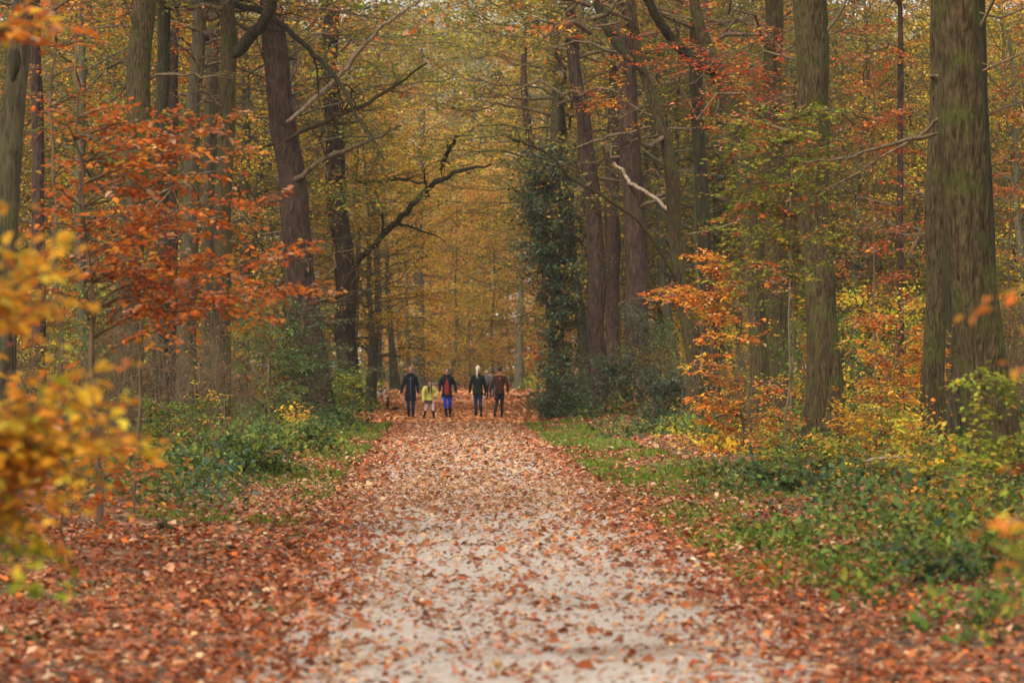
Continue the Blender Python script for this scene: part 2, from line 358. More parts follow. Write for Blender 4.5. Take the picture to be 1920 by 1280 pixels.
def trunk_mesh(name, P, R, mat, sides=20, rings=60, ridge=.02, flare=.35, seed=0, flare_h=.6):
    """tapered trunk with bark ridges and a root flare; P,R control points in local space, resampled"""
    P = np.asarray(P, float); R = np.asarray(R, float)
    s = np.r_[0, np.cumsum(np.linalg.norm(np.diff(P, axis=0), axis=1))]; u = np.linspace(0, 1, rings) ** 1.25 * s[-1]
    # smooth through control points
    Q = np.stack([np.interp(u, s, P[:, k]) for k in range(3)], 1)
    for _ in range(3): Q[1:-1] = (Q[:-2] + 2 * Q[1:-1] + Q[2:]) / 4
    r = np.interp(u, s, R); z = Q[:, 2] - Q[0, 2]
    r = r * (1 + flare * np.exp(-np.maximum(z, 0) / flare_h))
    V, F = tube_geo(Q[None], r[None], sides)
    th = np.tile(np.arange(sides) / sides * 2 * pi, rings); uu = np.repeat(u, sides); zz = np.repeat(z, sides)
    ctr = np.repeat(Q, sides, 0)
    k = 1 + ridge * (2 * vnoise(th / (2 * pi) * sides * .42, uu * 2.2, seed) - 1) + ridge * 1.2 * (2 * vnoise(np.cos(th) * 2 + 5, np.sin(th) * 2 + uu * .9, seed + 5) - 1)
    k += np.exp(-np.maximum(zz, 0) / (flare_h * .6)) * .16 * np.sin(th * 5 + seed)
    k += .035 * (2 * vnoise(np.cos(th) * 1.3 + uu * .35 + 9, np.sin(th) * 1.3 + uu * .8, seed + 31) - 1)
    dr = np.stack([vnoise(u * .7, u * 0 + seed, 3) - .5, vnoise(u * .7, u * 0 + seed, 4) - .5, u * 0], 1) * R.mean() * .45
    V = ctr + (V - ctr) * k[:, None] + np.repeat(dr * smooth(0, 1.5, u)[:, None], sides, 0)
    return raw_mesh(name, V, F, mat)

# ================================================================== THE SETTING
rng = np.random.default_rng(7)
xs = np.unique(np.r_[-900, -500, -300, -200, -150, np.linspace(-110, -22, 50), np.linspace(-21.5, 21.5, 110), np.linspace(22, 110, 50), 150, 200, 300, 500, 900])
ys = np.unique(np.r_[-300, -100, -40, np.linspace(-20, 110, 220), np.linspace(111, 340, 110), np.linspace(345, 480, 30), 600, 900, 1500])
X, Y = np.meshgrid(xs, ys); Z = ground_z(X, Y) - .03 * (np.abs(X - xc(Y)) < 2.0)
V = np.stack([X, Y, Z], -1).reshape(-1, 3); nx = len(xs); i, j = np.meshgrid(np.arange(len(ys) - 1), np.arange(nx - 1), indexing='ij'); b = (i * nx + j).ravel()
tag(mesh_obj('ground', raw_mesh('ground', V, np.stack([b, b + 1, b + nx + 1, b + nx], 1), M_GROUND)), kind='structure')
# path: a ragged-edged sheet of pale sand
py_ = np.r_[np.arange(-12, 110, .4), np.arange(110, 300, 2)]; us = np.linspace(-1, 1, 23)
Yp, U = np.meshgrid(py_, us, indexing='ij')
hw = 1.75 + .35 * (fbm(Yp / 2.2, np.sign(U) * 3 + 7, 21) - .5)
Xp = xc(Yp) + U * hw
Zp = ground_z(Xp, Yp) + .008 - .05 * smooth(.93, 1, np.abs(U)) + .015 * (1 - U ** 2)
V = np.stack([Xp, Yp, Zp], -1).reshape(-1, 3); nx = len(us); i, j = np.meshgrid(np.arange(len(py_) - 1), np.arange(nx - 1), indexing='ij'); b = (i * nx + j).ravel()
PATH = tag(mesh_obj('path', raw_mesh('path', V, np.stack([b, b + 1, b + nx + 1, b + nx], 1), M_PATH)), kind='structure')
def surf_z(x, y):
    u = np.abs(x - xc(y)); return ground_z(x, y) + np.where(u < 1.6, .02, 0.0)

# thin autumn air
hz = bpy.data.materials.new('haze'); hz.use_nodes = True; hn = hz.node_tree; hn.nodes.clear()
pv = hn.nodes.new('ShaderNodeVolumePrincipled'); pv.inputs['Density'].default_value = .00022; pv.inputs['Color'].default_value = (.95, .93, .88, 1); pv.inputs['Anisotropy'].default_value = .2
ho_ = hn.nodes.new('ShaderNodeOutputMaterial'); hn.links.new(pv.outputs[0], ho_.inputs['Volume'])
HV = np.array([[a, b_, c] for a in (-1000.0, 1000.0) for b_ in (-400.0, 1600.0) for c in (-2.0, 62.0)])
tag(mesh_obj('haze', raw_mesh('haze', HV, np.array([[0, 1, 3, 2], [4, 6, 7, 5], [0, 4, 5, 1], [2, 3, 7, 6], [0, 2, 6, 4], [1, 5, 7, 3]]), hz, smooth_=False)), 'faint pale haze between the trees', 'haze', kind='stuff')

# ------------------------------------------------------------------ leaf litter
def litter_region(y0, y1, dens, size, xlo, xhi, keep, pal, seed):
    r = np.random.default_rng(seed); wmax = max(xhi(y1) - xlo(y1), xhi(y0) - xlo(y0)) ; n = int((y1 - y0) * wmax * dens)
    y = r.uniform(y0, y1, n); x = r.uniform(min(xlo(y0), xlo(y1)), max(xhi(y0), xhi(y1)), n)
    ok = (x > xlo(y)) & (x < xhi(y)) & (r.random(n) < keep(x, y)); x, y = x[ok], y[ok]; n = len(x)
    a = r.uniform(0, 2 * pi, n); D = np.stack([np.cos(a), np.sin(a), r.normal(0, .35, n)], 1)
    N_ = UP + r.normal(0, .5, (n, 3)); L = size * np.exp(r.normal(0, .25, n))
    P = np.stack([x, y, surf_z(x, y) + r.uniform(.004, .04, n)], 1)
    if isinstance(pal, str): C = pick(r, pal, n)
    else:
        C = pick(r, pal[0], n); C2 = pick(r, pal[1], n); m = pal[2](x, y); C = np.where((r.random(n) < m)[:, None], C2, C)
    return [P, D, N_, L, L * r.uniform(.5, .75, n), C]
fl = lambda y: -.185 * y - 1.0
fr = lambda y: .185 * y + 1.0
def keep_near(x, y):
    u = np.abs(x - xc(y)); on = smooth(.72, 1.5, u + .7 * (fbm(x / 1.1, y / 1.8, 4) - .5))
    base = .13 + .16 * np.cos((x - xc(y)) * 3.6) ** 2 * smooth(.3, .6, fbm(x * 1.5, y / 2.5, 77)) + .26 * smooth(.40, .6, fbm(x / .5, y / .8, 14)) + .55 * smooth(22, 44, y)
    right = smooth(2.1, 3.2, x - xc(y) + .8 * (fbm(x, y / 2, 8) - .5))
    left = smooth(2.4, 3.5, xc(y) - x) * smooth(29, 32, y)
    return np.clip(base + (1 - base) * on, 0, 1) * (1 - .45 * right) * (1 - .4 * left)
bmask = lambda x, y: smooth(26, 45, y) * .8 + .5 * (np.abs(x - xc(y)) < 1.2)
lit = [litter_region(12, 24, 300, .060, fl, fr, keep_near, ('litter', 'litterb', lambda x, y: (.55 * (np.abs(x - xc(y)) < 1.3))), 1),
       litter_region(24, 42, 190, .068, fl, fr, keep_near, ('litter', 'litterb', bmask), 2),
       litter_region(42, 86, 90, .085, lambda y: np.maximum(fl(y), xc(y) - 7), lambda y: np.minimum(fr(y), xc(y) + 8), keep_near, ('litterb', 'litter', lambda x, y: .25 + .5 * smooth(1.0, 1.8, np.abs(x - xc(y)))), 3),
       litter_region(86, 140, 42, .135, lambda y: np.maximum(fl(y), xc(y) - 14), lambda y: np.minimum(fr(y), xc(y) + 14), lambda x, y: 1 - 0 * x, 'litter2', 4),
       litter_region(140, 260, 6, .30, lambda y: xc(y) - 26, lambda y: xc(y) + 26, lambda x, y: 1 - 0 * x, ('litter2', 'litter', lambda x, y: .4 + 0 * x), 5)]
lit.append(litter_region(13, 46, 130, .030, lambda y: xc(y) - 1.7, lambda y: xc(y) + 1.7, lambda x, y: smooth(.35, .6, fbm(x * 2, y * 1.2, 66)), ('litterb', 'litter', lambda x, y: .4 + 0 * x), 6))
A = [np.concatenate([l[k] for l in lit]) for k in range(6)]
# the largest leaves in view become pieces of the path, one by one
P = A[0]; vis = (np.abs(P[:, 0]) < .178 * P[:, 1]) & (P[:, 1] > 16.2) & (np.abs(P[:, 0] - xc(P[:, 1])) < 1.7)
score = np.where(vis, A[3] / P[:, 1], 0); top = np.argsort(-score)[:260]
rest = np.ones(len(P), bool); rest[top] = False
tag(mesh_obj('fallen_leaves', leaf_mesh('fallen_leaves', [a[rest] for a in A], M_LITTER)), 'rusty and tan fallen leaves covering the path and forest floor', 'fallen leaves', kind='stuff')
lv = []
for k in range(14):
    c = A[5][top[k * 11]][None]
    lv.append(leaf_mesh('fallen_leaf', [np.zeros((1, 3)), np.array([[1.0, 0, 0]]), np.array([[0, 0, 1.0]]), np.array([1.0]), np.array([.62 + .02 * (k % 5)]), c], M_LITTER, True))
from mathutils import Matrix
def leaf_matrix(P, D, N, L):
    D = Vector(D).normalized(); N = Vector(N); Sd = N.cross(D).normalized(); N = D.cross(Sd)
    m = Matrix((D, Sd, N)).transposed().to_4x4(); return Matrix.Translation(Vector(P)) @ m @ Matrix.Scale(L, 4)
for q, k in enumerate(top):
    o = mesh_obj('fallen_leaf', lv[q % 14], PATH); o.matrix_local = leaf_matrix(A[0][k], A[1][k], A[2][k], A[3][k])

# ------------------------------------------------------------------ grass on the verges
def grass(seed, n, y0, y1, xf, wf, thr, name, label, hmul=1.0):
    r = np.random.default_rng(seed); y = y0 + (y1 - y0) * r.random(n) ** 1.1; x = xf(y) + wf(y) * r.random(n)
    ok = fbm(x / 1.1, y / 2.4, seed) > thr + .09 * r.normal(0, 1, n); x, y = x[ok], y[ok]; n = len(x)
    a = r.uniform(0, 2 * pi, n); D = np.stack([np.cos(a) * .8, np.sin(a) * .8, r.uniform(.3, 1.1, n)], 1)
    L = (.05 + .0008 * y) * np.exp(r.normal(0, .3, n)) * hmul
    P = np.stack([x, y, ground_z(x, y) - .005], 1)
    tag(mesh_obj(name, leaf_mesh(name, [P, D, np.stack([-np.sin(a), np.cos(a), .6 + 0 * a], 1), L, L * .16 + .0001 * y, pick(r, 'grass', n)], M_GRASS)), label, 'grass', kind='stuff')
grass(31, 52000, 22, 84, lambda y: xc(y) + 1.85, lambda y: 1.5 + 1.4 * smooth(60, 25, y), .46, 'grass', 'short bright grass on the verge right of the path')
grass(32, 30000, 31, 84, lambda y: xc(y) - 4.0, lambda y: 1.9 + 0 * y, .46, 'grass', 'short bright grass on the verge left of the path')

# ------------------------------------------------------------------ undergrowth: bramble mounds as ground cover
def mounds(seed, centres, sizes, leaf, pal, per, name, label, cat='undergrowth', mat=None, wr=.7, kind='stuff'):
    r = np.random.default_rng(seed); c = np.asarray(centres); K = len(c); sizes = np.asarray(sizes)
    M = np.maximum((per * (sizes / .5) ** 2).astype(int), 8); ids = np.repeat(np.arange(K), M); n = len(ids)
    a = r.uniform(0, 2 * pi, n); e = np.arcsin(r.uniform(0, 1, n)); rr = r.uniform(.55, 1.08, n) * sizes[ids]
    off = np.stack([np.cos(a) * np.cos(e), np.sin(a) * np.cos(e), np.sin(e) * .75], 1) * rr[:, None]
    P = np.column_stack([c[ids, 0], c[ids, 1], ground_z(c[ids, 0], c[ids, 1])]) + off
    dist = P[:, 1]; L = (leaf + .0007 * dist) * np.exp(r.normal(0, .25, n))
    D = norm(off) * .6 + r.normal(0, .6, (n, 3)); N_ = norm(off) * .5 + UP + r.normal(0, .35, (n, 3))
    o = mesh_obj(name, leaf_mesh(name, [P, D, N_, L, L * wr, pick(r, pal, n, ids, K)], mat or M_GRASS))
    return tag(o, label, cat, kind=kind)
def scatter(seed, n, y0, y1, side, d0, d1, thr=.42, sc=3.0):
    r = np.random.default_rng(seed); y = y0 + (y1 - y0) * r.random(n) ** .9; x = xc(y) + side * (d0(y) + (d1(y) - d0(y)) * r.random(n))
    ok = (fbm(x / sc, y / (sc * 1.6), seed) > thr) & (np.abs(x) < .19 * y + 1.2); return np.stack([x[ok], y[ok]], 1), r
c, r = scatter(41, 900, 20, 110, 1, lambda y: 3.1 + 0 * y, lambda y: .19 * y + 1.5 + .0245 * y, .40)
mounds(42, c, r.uniform(.2, .62, len(c)) * (1 + c[:, 1] / 160), .055, 'bramble', 48, 'bramble_undergrowth', 'green bramble undergrowth on the forest floor right of the path')
c, r = scatter(43, 800, 32, 110, -1, lambda y: 3.2 + 0 * y, lambda y: .19 * y + 1.5 - .0245 * y, .38)
mounds(44, c, r.uniform(.2, .62, len(c)) * (1 + c[:, 1] / 160), .055, 'bramble', 48, 'bramble_undergrowth', 'green bramble undergrowth on the forest floor left of the path')
c, r = scatter(45, 380, 90, 240, 1, lambda y: 4.5 + 0 * y, lambda y: 34 + 0 * y, .44)
c2, r = scatter(46, 380, 90, 240, -1, lambda y: 4.0 + 0 * y, lambda y: 34 + 0 * y, .44)
c = np.r_[c, c2]
mounds(47, c, r.uniform(.5, 1.3, len(c)), .09, 'yelgreen', 18, 'distant_undergrowth', 'low yellow green scrub on the far forest floor behind the walkers')
c, r = scatter(48, 170, 17, 30, 1, lambda y: 2.3 + 0 * y, lambda y: 4.8 + 0 * y, .36, 1.2)
mounds(49, c, r.uniform(.12, .26, len(c)), .05, 'green', 150, 'ground_ivy', 'low green leafy plants at the path side, lower right')
c, r = scatter(50, 330, 42, 95, 1, lambda y: 4.0 + 0 * y, lambda y: .19 * y + .0245 * y, .40, 2.2)
mounds(51, c, r.uniform(.2, .5, len(c)), .06, 'yellow', 34, 'low_beech_growth', 'knee high yellow beech growth under the trees on the right', mat=M_LEAF)
c, r = scatter(52, 230, 38, 95, -1, lambda y: 4.6 + 0 * y, lambda y: .19 * y - .0245 * y, .44, 2.2)
mounds(53, c, r.uniform(.2, .5, len(c)), .06, 'brown', 40, 'low_brown_growth', 'brown withered low growth under the trees on the left', mat=M_LEAF)

# ================================================================== TREES PLACED ONE BY ONE
CANOPY = []
def canopy_proto(seed, pal, mix):
    g = Geo(np.random.default_rng(seed)); g.low = True; crown_geo(g, -1.5, 7, 4.2, 26, 5, .13, pal, .11, .24, splen=1.7, mix=mix, r0=.07)
    A_ = g.leaf_arrays(); V, F = g.tube_arrays()
    return leaf_mesh('crown', A_, M_LEAF), raw_mesh('branches', V, F, BARK['twig'])
for sd, p_, m_ in ((101, 'oakgold', ('rust', .25)), (102, 'orange', ('oakgold', .4)), (103, 'olive', ('oakgold', .4)), (104, 'rust', ('gold', .3))): CANOPY.append(canopy_proto(sd, p_, m_))

def big_tree(name, label, Yd, pts, bark, ztop=16, sides=20, rings=60, ridge=.02, limbs=(), canopy=0, auto=3, seed=1, cat='tree', group=None, flare=.35, autolen=3.0, autoz=(3, 11), leafy=None, twigmat='twig'):
    """pts: (photo x, photo y, width px) from the base up; the rest of the trunk runs on above the frame"""
    rg = np.random.default_rng(seed)
    P = np.array([at(a, b_, Yd) for a, b_, _ in pts]); R = np.array([w / FPX * Yd / 2 for _, _, w in pts])
    bx = P[0, 0]; bz = float(ground_z(bx, Yd)) - .08; P[0, 2] = bz
    P[1:, 1] += np.cumsum(rg.normal(0, .06, len(P) - 1))
    if P[-1, 2] < ztop:
        d = P[-1] - P[-2]; d = d / max(d[2], .1); d[:2] *= .5; h = ztop - P[-1, 2]
        P = np.vstack([P, P[-1] + d * h * .5 + rg.normal(0, .1, 3) * [1, 1, 0], P[-1] + d * h]); R = np.r_[R, R[-1] * .78, R[-1] * .45]
    root = empty(name, (bx, Yd, bz), label, cat, group); o0 = np.array([bx, Yd, bz])
    mesh_obj('trunk', trunk_mesh('trunk', P - o0, R, BARK[bark], sides, rings, ridge, flare, seed), root)
    for L_ in limbs:                        # explicit limbs: (bark, depth offset, [(x,y,w)...], kids)
        bk, dY, lp, kids = L_; g = Geo(rg)
        n = len(lp); Q = np.array([at(a, b_, Yd + dY * k / (n - 1)) for k, (a, b_, _) in enumerate(lp)]); r_ = np.array([w / FPX * Yd / 2 for _, _, w in lp])
        s = np.linspace(0, n - 1, n * 4); Q = np.stack([np.interp(s, np.arange(n), Q[:, k]) for k in range(3)], 1); r_ = np.interp(s, np.arange(n), r_)
        for _ in range(2): Q[1:-1] = (Q[:-2] + 2 * Q[1:-1] + Q[2:]) / 4
        Q[1:-1] += rg.normal(0, .012 * Yd / 50, (len(Q) - 2, 3)); r_[0] *= .2; r_[1] *= .75
        poly_branch(g, Q, r_, 2, kids, 8)
        V, F = g.tube_arrays(); mesh_obj('limb', raw_mesh('limb', V - o0, F, BARK[bk]), root)
    if auto:
        g = Geo(rg)
        for k in range(auto):
            z = rg.uniform(*autoz); q = np.array([np.interp(z, P[:, 2], P[:, c]) for c in range(3)]); a = rg.uniform(0, 2 * pi); e = rg.uniform(-.1, .7)
            l = autolen * rg.uniform(.5, 1.3); gl = Geo(rg)
            br = bare_branch(gl, q, q + l * np.array([math.cos(a) * math.cos(e), math.sin(a) * math.cos(e), math.sin(e)]), rg.uniform(.025, .06) * min(1.2, Yd / 70), kids=6, wob=.085)
            V, F = gl.tube_arrays(); lo_ = mesh_obj('limb', raw_mesh('limb', V - o0, F, BARK[twigmat]), root)
            if leafy:
                for t in range(leafy[1]):
                    q2 = br[rg.integers(3, 9)]; aa = a + rg.normal(0, .9)
                    spray(g, q2, q2 + rg.uniform(.6, 1.5) * np.array([math.cos(aa), math.sin(aa), rg.normal(0, .15)]), .008, leafy[2] if len(leafy) > 2 else .08, leafy[0], sp=.16, lsp=.06)
        if g.T: finish(root, g, BARK[twigmat], M_LEAF, 'foliage', 'twigs', leafkind=None)
        for c_ in root.children:
            if c_.name.startswith('twigs'): c_['kind'] = 'stuff'
    if canopy is not None:
        cm, bm = CANOPY[canopy]; tp = P[-1] - o0
        c = mesh_obj('crown', cm, root); b2 = mesh_obj('branches', bm, c)
        c.location = tp - np.array([0, 0, 4.0]); c.rotation_euler = (0, 0, rg.uniform(0, 6.28)); s = rg.uniform(.85, 1.15); c.scale = (s, s, s)
    return root

T = big_tree
# left side
T('beech_tree', 'grey lichened trunk at the left edge of the wood behind yellow leaves', 31, [(-8, 1000, 70), (2, 700, 56), (8, 400, 48), (18, 200, 44), (36, 0, 38)], 'grey', sides=28, rings=90, seed=11, canopy=3, auto=3, autoz=(5, 10),
  limbs=[('dark', .3, [(22, 150, 22), (38, 60, 20), (40, -40, 18)], 3)])
T('oak_tree', 'broad dark trunk rising through orange beech leaves, leftmost of the row', 66, [(232, 815, 66), (240, 600, 54), (258, 300, 46), (262, 100, 44), (272, 0, 46)], 'olive', seed=12, canopy=1, auto=5, leafy=('oakgold', 1))
T('oak_tree', 'slim blackish mossy trunk between broad dark oak and purple pine', 72, [(300, 805, 34), (306, 500, 28), (300, 210, 25), (310, 80, 24), (308, 0, 25)], 'dark', seed=13, canopy=0, auto=4,
  limbs=[('dark', -3, [(300, 12, 16), (340, 8, 15), (400, 8, 13), (480, 14, 12), (540, 56, 11), (600, 110, 10), (650, 170, 8), (665, 215, 7), (700, 260, 6), (720, 300, 3)], 9)])
T('pine_tree', 'thin purplish pine trunk just behind the slim black trunk', 84, [(318, 790, 30), (320, 400, 24), (326, 0, 22)], 'pine', seed=14, canopy=2, auto=3)
T('beech_tree', 'grey olive trunk with crooked stem, left of a twin trunk', 78, [(352, 795, 42), (352, 500, 32), (364, 250, 28), (366, 150, 26), (378, 0, 26)], 'grey', seed=15, canopy=0, auto=5, leafy=('orange', 2))
T('beech_tree', 'grey olive trunk right beside the crooked one', 86, [(392, 785, 34), (392, 400, 27), (402, 0, 24)], 'grey', seed=16, canopy=1, auto=4)
T('oak_tree', 'olive trunk forking near the top into a thick mossy limb', 70, [(408, 805, 46), (414, 500, 34), (428, 200, 30), (428, 90, 32), (424, 0, 26)], 'olive', seed=17, canopy=2, auto=5, leafy=('oakgold', 1),
  limbs=[('dark', -1, [(432, 110, 26), (462, 76, 24), (494, 46, 24), (512, 0, 22), (520, -60, 18)], 4)])
T('birch_tree', 'thin pale brown trunk between forked oak and leaning pine', 98, [(452, 775, 22), (462, 400, 18), (458, 0, 15)], 'grey', seed=18, canopy=3, auto=3)
T('pine_tree', 'big leaning purple brown pine trunk left of the path', 80, [(600, 803, 62), (590, 700, 50), (572, 560, 50), (553, 400, 52), (530, 240, 50), (514, 110, 46), (505, 0, 42)], 'pine', seed=19, canopy=2, auto=6, autolen=3.6, ridge=.035, sides=26,
  limbs=[('pale', -3, [(505, 255, 7), (560, 210, 9), (610, 168, 10), (650, 130, 9), (680, 85, 8), (720, 45, 7), (765, 15, 5), (800, -10, 4)], 3),
         ('twig', -2, [(535, 350, 10), (570, 325, 11), (620, 290, 10), (670, 275, 8), (720, 250, 6), (752, 236, 4)], 7),
         ('olive', -2, [(490, 275, 7), (540, 262, 8), (580, 240, 9), (635, 215, 9), (680, 200, 8), (740, 160, 6), (800, 118, 4)], 8)])
T('pine_tree', 'purple brown pine trunk with a dark arching limb over the path', 104, [(655, 775, 46), (650, 640, 38), (643, 480, 40), (630, 350, 38), (622, 160, 32), (616, 0, 30)], 'pine', seed=20, canopy=2, auto=6, autolen=4,
  limbs=[('dark', -3, [(652, 512, 10), (690, 470, 12), (735, 425, 12), (775, 380, 11), (815, 338, 10), (868, 318, 7), (920, 308, 4)], 6),
         ('dark', -2, [(828, 330, 4), (832, 300, 9), (845, 275, 9), (858, 255, 5)], 2),
         ('olive', 2, [(640, 340, 6), (700, 342, 7), (760, 335, 6), (800, 345, 4)], 6)])
# centre, far
UPR = T('beech_tree', 'upright greenish beech trunk behind the walkers left of centre', 200, [(785, 733, 24), (785, 600, 18), (784, 500, 17), (786, 400, 15)], 'far', seed=21, ztop=24, canopy=None, auto=0)
T('beech_tree', 'dark far trunk at the left wood edge, partly behind leaves', 190, [(706, 735, 18), (710, 600, 13), (708, 450, 11)], 'dark', seed=22, ztop=22, canopy=0, auto=0)
T('beech_tree', 'dark leaning far trunk left of the walkers', 185, [(742, 736, 20), (735, 650, 12), (728, 560, 10)], 'dark', seed=23, ztop=22, canopy=1, auto=0)
T('beech_tree', 'lone upright brown trunk behind the man in maroon', 190, [(973, 735, 20), (974, 650, 13), (976, 560, 11), (985, 400, 9)], 'far', seed=24, ztop=22, canopy=1, auto=0)
T('pine_tree', 'distant purple trunk high above the holly', 116, [(1062, 766, 26), (1030, 560, 19), (1002, 380, 18), (996, 290, 17)], 'pine', seed=25, canopy=None, auto=4)
# right side
T('oak_tree', 'ivy wrapped trunk showing bare above the holly bushes', 104, [(1042, 772, 40), (1040, 690, 30), (1044, 600, 28), (1040, 300, 24)], 'grey', seed=26, canopy=0, auto=3)
T('pine_tree', 'curving purplish pine trunk, leftmost of the pine trio', 92, [(1122, 790, 40), (1120, 650, 33), (1117, 480, 32), (1108, 330, 30), (1096, 240, 27), (1080, 160, 24), (1070, 60, 22)], 'pine', seed=27, canopy=2, auto=4, ridge=.03)
T('pine_tree', 'slimmer pine trunk in the middle of the pine trio', 98, [(1152, 785, 34), (1150, 600, 28), (1147, 400, 28), (1150, 200, 24), (1158, 0, 20)], 'pine', seed=28, canopy=2, auto=4, ridge=.03)
T('pine_tree', 'thickest pine trunk, rightmost of the pine trio, ivy at its foot', 86, [(1205, 800, 60), (1198, 650, 46), (1190, 450, 42), (1180, 300, 40), (1176, 180, 36), (1172, 0, 32)], 'pine', seed=29, canopy=2, auto=5, ridge=.035, sides=26,
  limbs=[('pale', -2, [(1150, 303, 4), (1166, 318, 6), (1182, 345, 7), (1215, 362, 7), (1246, 388, 7), (1263, 408, 8)], 1), ('twig', -1, [(1078, 278, 4), (1120, 262, 5), (1170, 250, 6), (1222, 238, 5)], 4)])
T('oak_tree', 'sinuous olive oak stem with a knee bend halfway up', 74, [(1304, 812, 36), (1298, 680, 26), (1280, 560, 24), (1262, 440, 24), (1262, 330, 28), (1248, 260, 22), (1226, 180, 20), (1205, 130, 16)], 'olive', seed=30, canopy=1, auto=5, leafy=('oakgold', 2),
  limbs=[('olive', -3, [(1285, 560, 7), (1240, 470, 7), (1195, 408, 7), (1130, 368, 7), (1065, 330, 6), (1035, 292, 5), (990, 272, 5), (950, 255, 3)], 9),
         ('dark', 1, [(1210, 140, 12), (1165, 92, 16), (1140, 60, 16), (1122, 20, 14), (1112, -30, 12)], 4)])
T('oak_tree', 'nearly black mossy trunk right of the knee bent oak', 80, [(1338, 805, 34), (1330, 620, 26), (1320, 420, 26), (1308, 250, 24), (1304, 150, 25), (1308, 0, 22)], 'dark', seed=31, canopy=0, auto=5, leafy=('oakgold', 1))
T('oak_tree', 'olive oak whose big dark limb forks off to upper left', 60, [(1428, 840, 46), (1424, 700, 34), (1416, 520, 32), (1404, 380, 30), (1385, 260, 28), (1368, 180, 30), (1345, 130, 30), (1318, 60, 22), (1300, 0, 20)], 'olive', seed=32, canopy=1, auto=6, leafy=('rust', 3), sides=24,
  limbs=[('dark', -1, [(1350, 138, 26), (1300, 112, 24), (1265, 80, 20), (1232, 35, 18), (1205, -20, 16)], 4)])
T('oak_tree', 'brown trunk between the forking oak and the ridged oak', 68, [(1462, 820, 52), (1458, 600, 42), (1454, 300, 38), (1450, 0, 34)], 'olive', seed=33, canopy=3, auto=6, leafy=('red', 3))
T('oak_tree', 'straight ridged olive brown oak trunk with dark hollow foot', 50, [(1550, 880, 86), (1545, 800, 74), (1540, 650, 62), (1534, 450, 55), (1526, 200, 60), (1519, 0, 64)], 'olive', seed=34, canopy=3, auto=4, sides=72, rings=180, ridge=.05, flare=.25, autoz=(5.5, 9))
T('oak_tree', 'slim oak trunk standing close behind the biggest trunk', 45, [(1748, 905, 54), (1750, 700, 42), (1755, 400, 37), (1764, 100, 32)], 'olive', seed=35, canopy=0, auto=3, sides=40, rings=120, ridge=.03, autoz=(5, 9))
T('oak_tree', 'biggest thick ridged oak trunk at the right', 33, [(1878, 960, 112), (1862, 800, 94), (1845, 680, 86), (1817, 450, 85), (1803, 250, 84), (1781, 0, 83)], 'olive', seed=36, canopy=2, auto=0, sides=96, rings=220, ridge=.05, flare=.2,
  limbs=[('twig', -1, [(1765, 250, 9), (1700, 262, 7), (1640, 280, 6), (1580, 300, 5), (1500, 305, 3)], 7), ('twig', 1, [(1770, 210, 9), (1730, 255, 6), (1660, 290, 5), (1600, 330, 4), (1540, 360, 2)], 6)])
T('oak_tree', 'dark trunk half hidden right of the biggest oak', 58, [(1862, 850, 40), (1850, 400, 30), (1840, 150, 26), (1834, 0, 24)], 'dark', seed=37, canopy=3, auto=4, leafy=('orange', 2))
T('oak_tree', 'thin dark trunk behind orange leaves at far left', 76, [(75, 810, 30), (70, 400, 24), (64, 0, 22)], 'pine', seed=38, canopy=3, auto=4, leafy=('oakgold', 3))
T('birch_tree', 'slender reddish forked stem in the wood between the two right oaks', 72, [(1690, 830, 14), (1688, 500, 12), (1690, 150, 12), (1688, 0, 9)], 'pine', seed=39, canopy=0, auto=5, leafy=('red', 3))

# ================================================================== FOREST OF COPIES
def proto_tree(seed, kind, pal, mix, H, rad, h0, leaf, lsp, sp, nl, nsp, splen=1.9, bark='far', tr=.22):
    rg = np.random.default_rng(seed); g = Geo(rg); g.low = True
    crown_geo(g, h0, H, rad, nl, nsp, leaf, pal, lsp, sp, splen=splen, mix=mix, r0=.055, scat=.15)
    P = curve((0, 0, -.1), (rg.normal(0, .4), rg.normal(0, .4), H * .9), 8, rg, 0, .01)
    return (kind, trunk_mesh('trunk', P, np.linspace(tr, .05, 8), BARK[bark], 12, 26, .03, .3, seed), raw_mesh('branches', *g.tube_arrays(), BARK['far']), leaf_mesh('crown', g.leaf_arrays(), M_LEAF))
MID = [proto_tree(201, 'beech', 'orange', ('oakgold', .45), 17, 4.6, 2.5, .105, .085, .18, 48, 4),
       proto_tree(202, 'oak', 'oakgold', ('olive', .5), 19, 5.2, 4.0, .105, .085, .18, 48, 5),
       proto_tree(203, 'oak', 'olive', ('oakgold', .4), 21, 5.0, 5, .105, .085, .19, 46, 5),
       proto_tree(204, 'beech', 'rust', ('olive', .45), 15, 4.2, 2, .105, .085, .18, 44, 4),
       proto_tree(205, 'beech', 'yellow', ('lime', .25), 15, 4.4, 2, .105, .085, .18, 44, 4)]
YEL = proto_tree(206, 'beech', 'yellow', ('amber', .3), 15, 4.4, 2.2, .13, .085, .17, 44, 4, tr=.16)
AMB = proto_tree(207, 'beech', 'amber', ('yellow', .3), 22, 6.5, 1.6, .22, .17, .28, 54, 5, 2.6, tr=.2)
LIM = proto_tree(208, 'beech', 'yellow', ('lime', .5), 16, 6, .8, .20, .18, .30, 44, 5, 2.4, tr=.16)
HIGH = [proto_tree(221, 'oak', 'oakgold', ('lime', .3), 25, 6.0, 7.0, .13, .11, .20, 50, 5, 2.2),
        proto_tree(222, 'oak', 'olive', ('yellow', .35), 24, 6.2, 6.0, .13, .11, .20, 50, 5, 2.2)]
c_ = mesh_obj('crown', HIGH[1][3], UPR); c_.scale = (1.3, 1.3, 1.35); c_ = mesh_obj('branches', HIGH[1][2], c_)
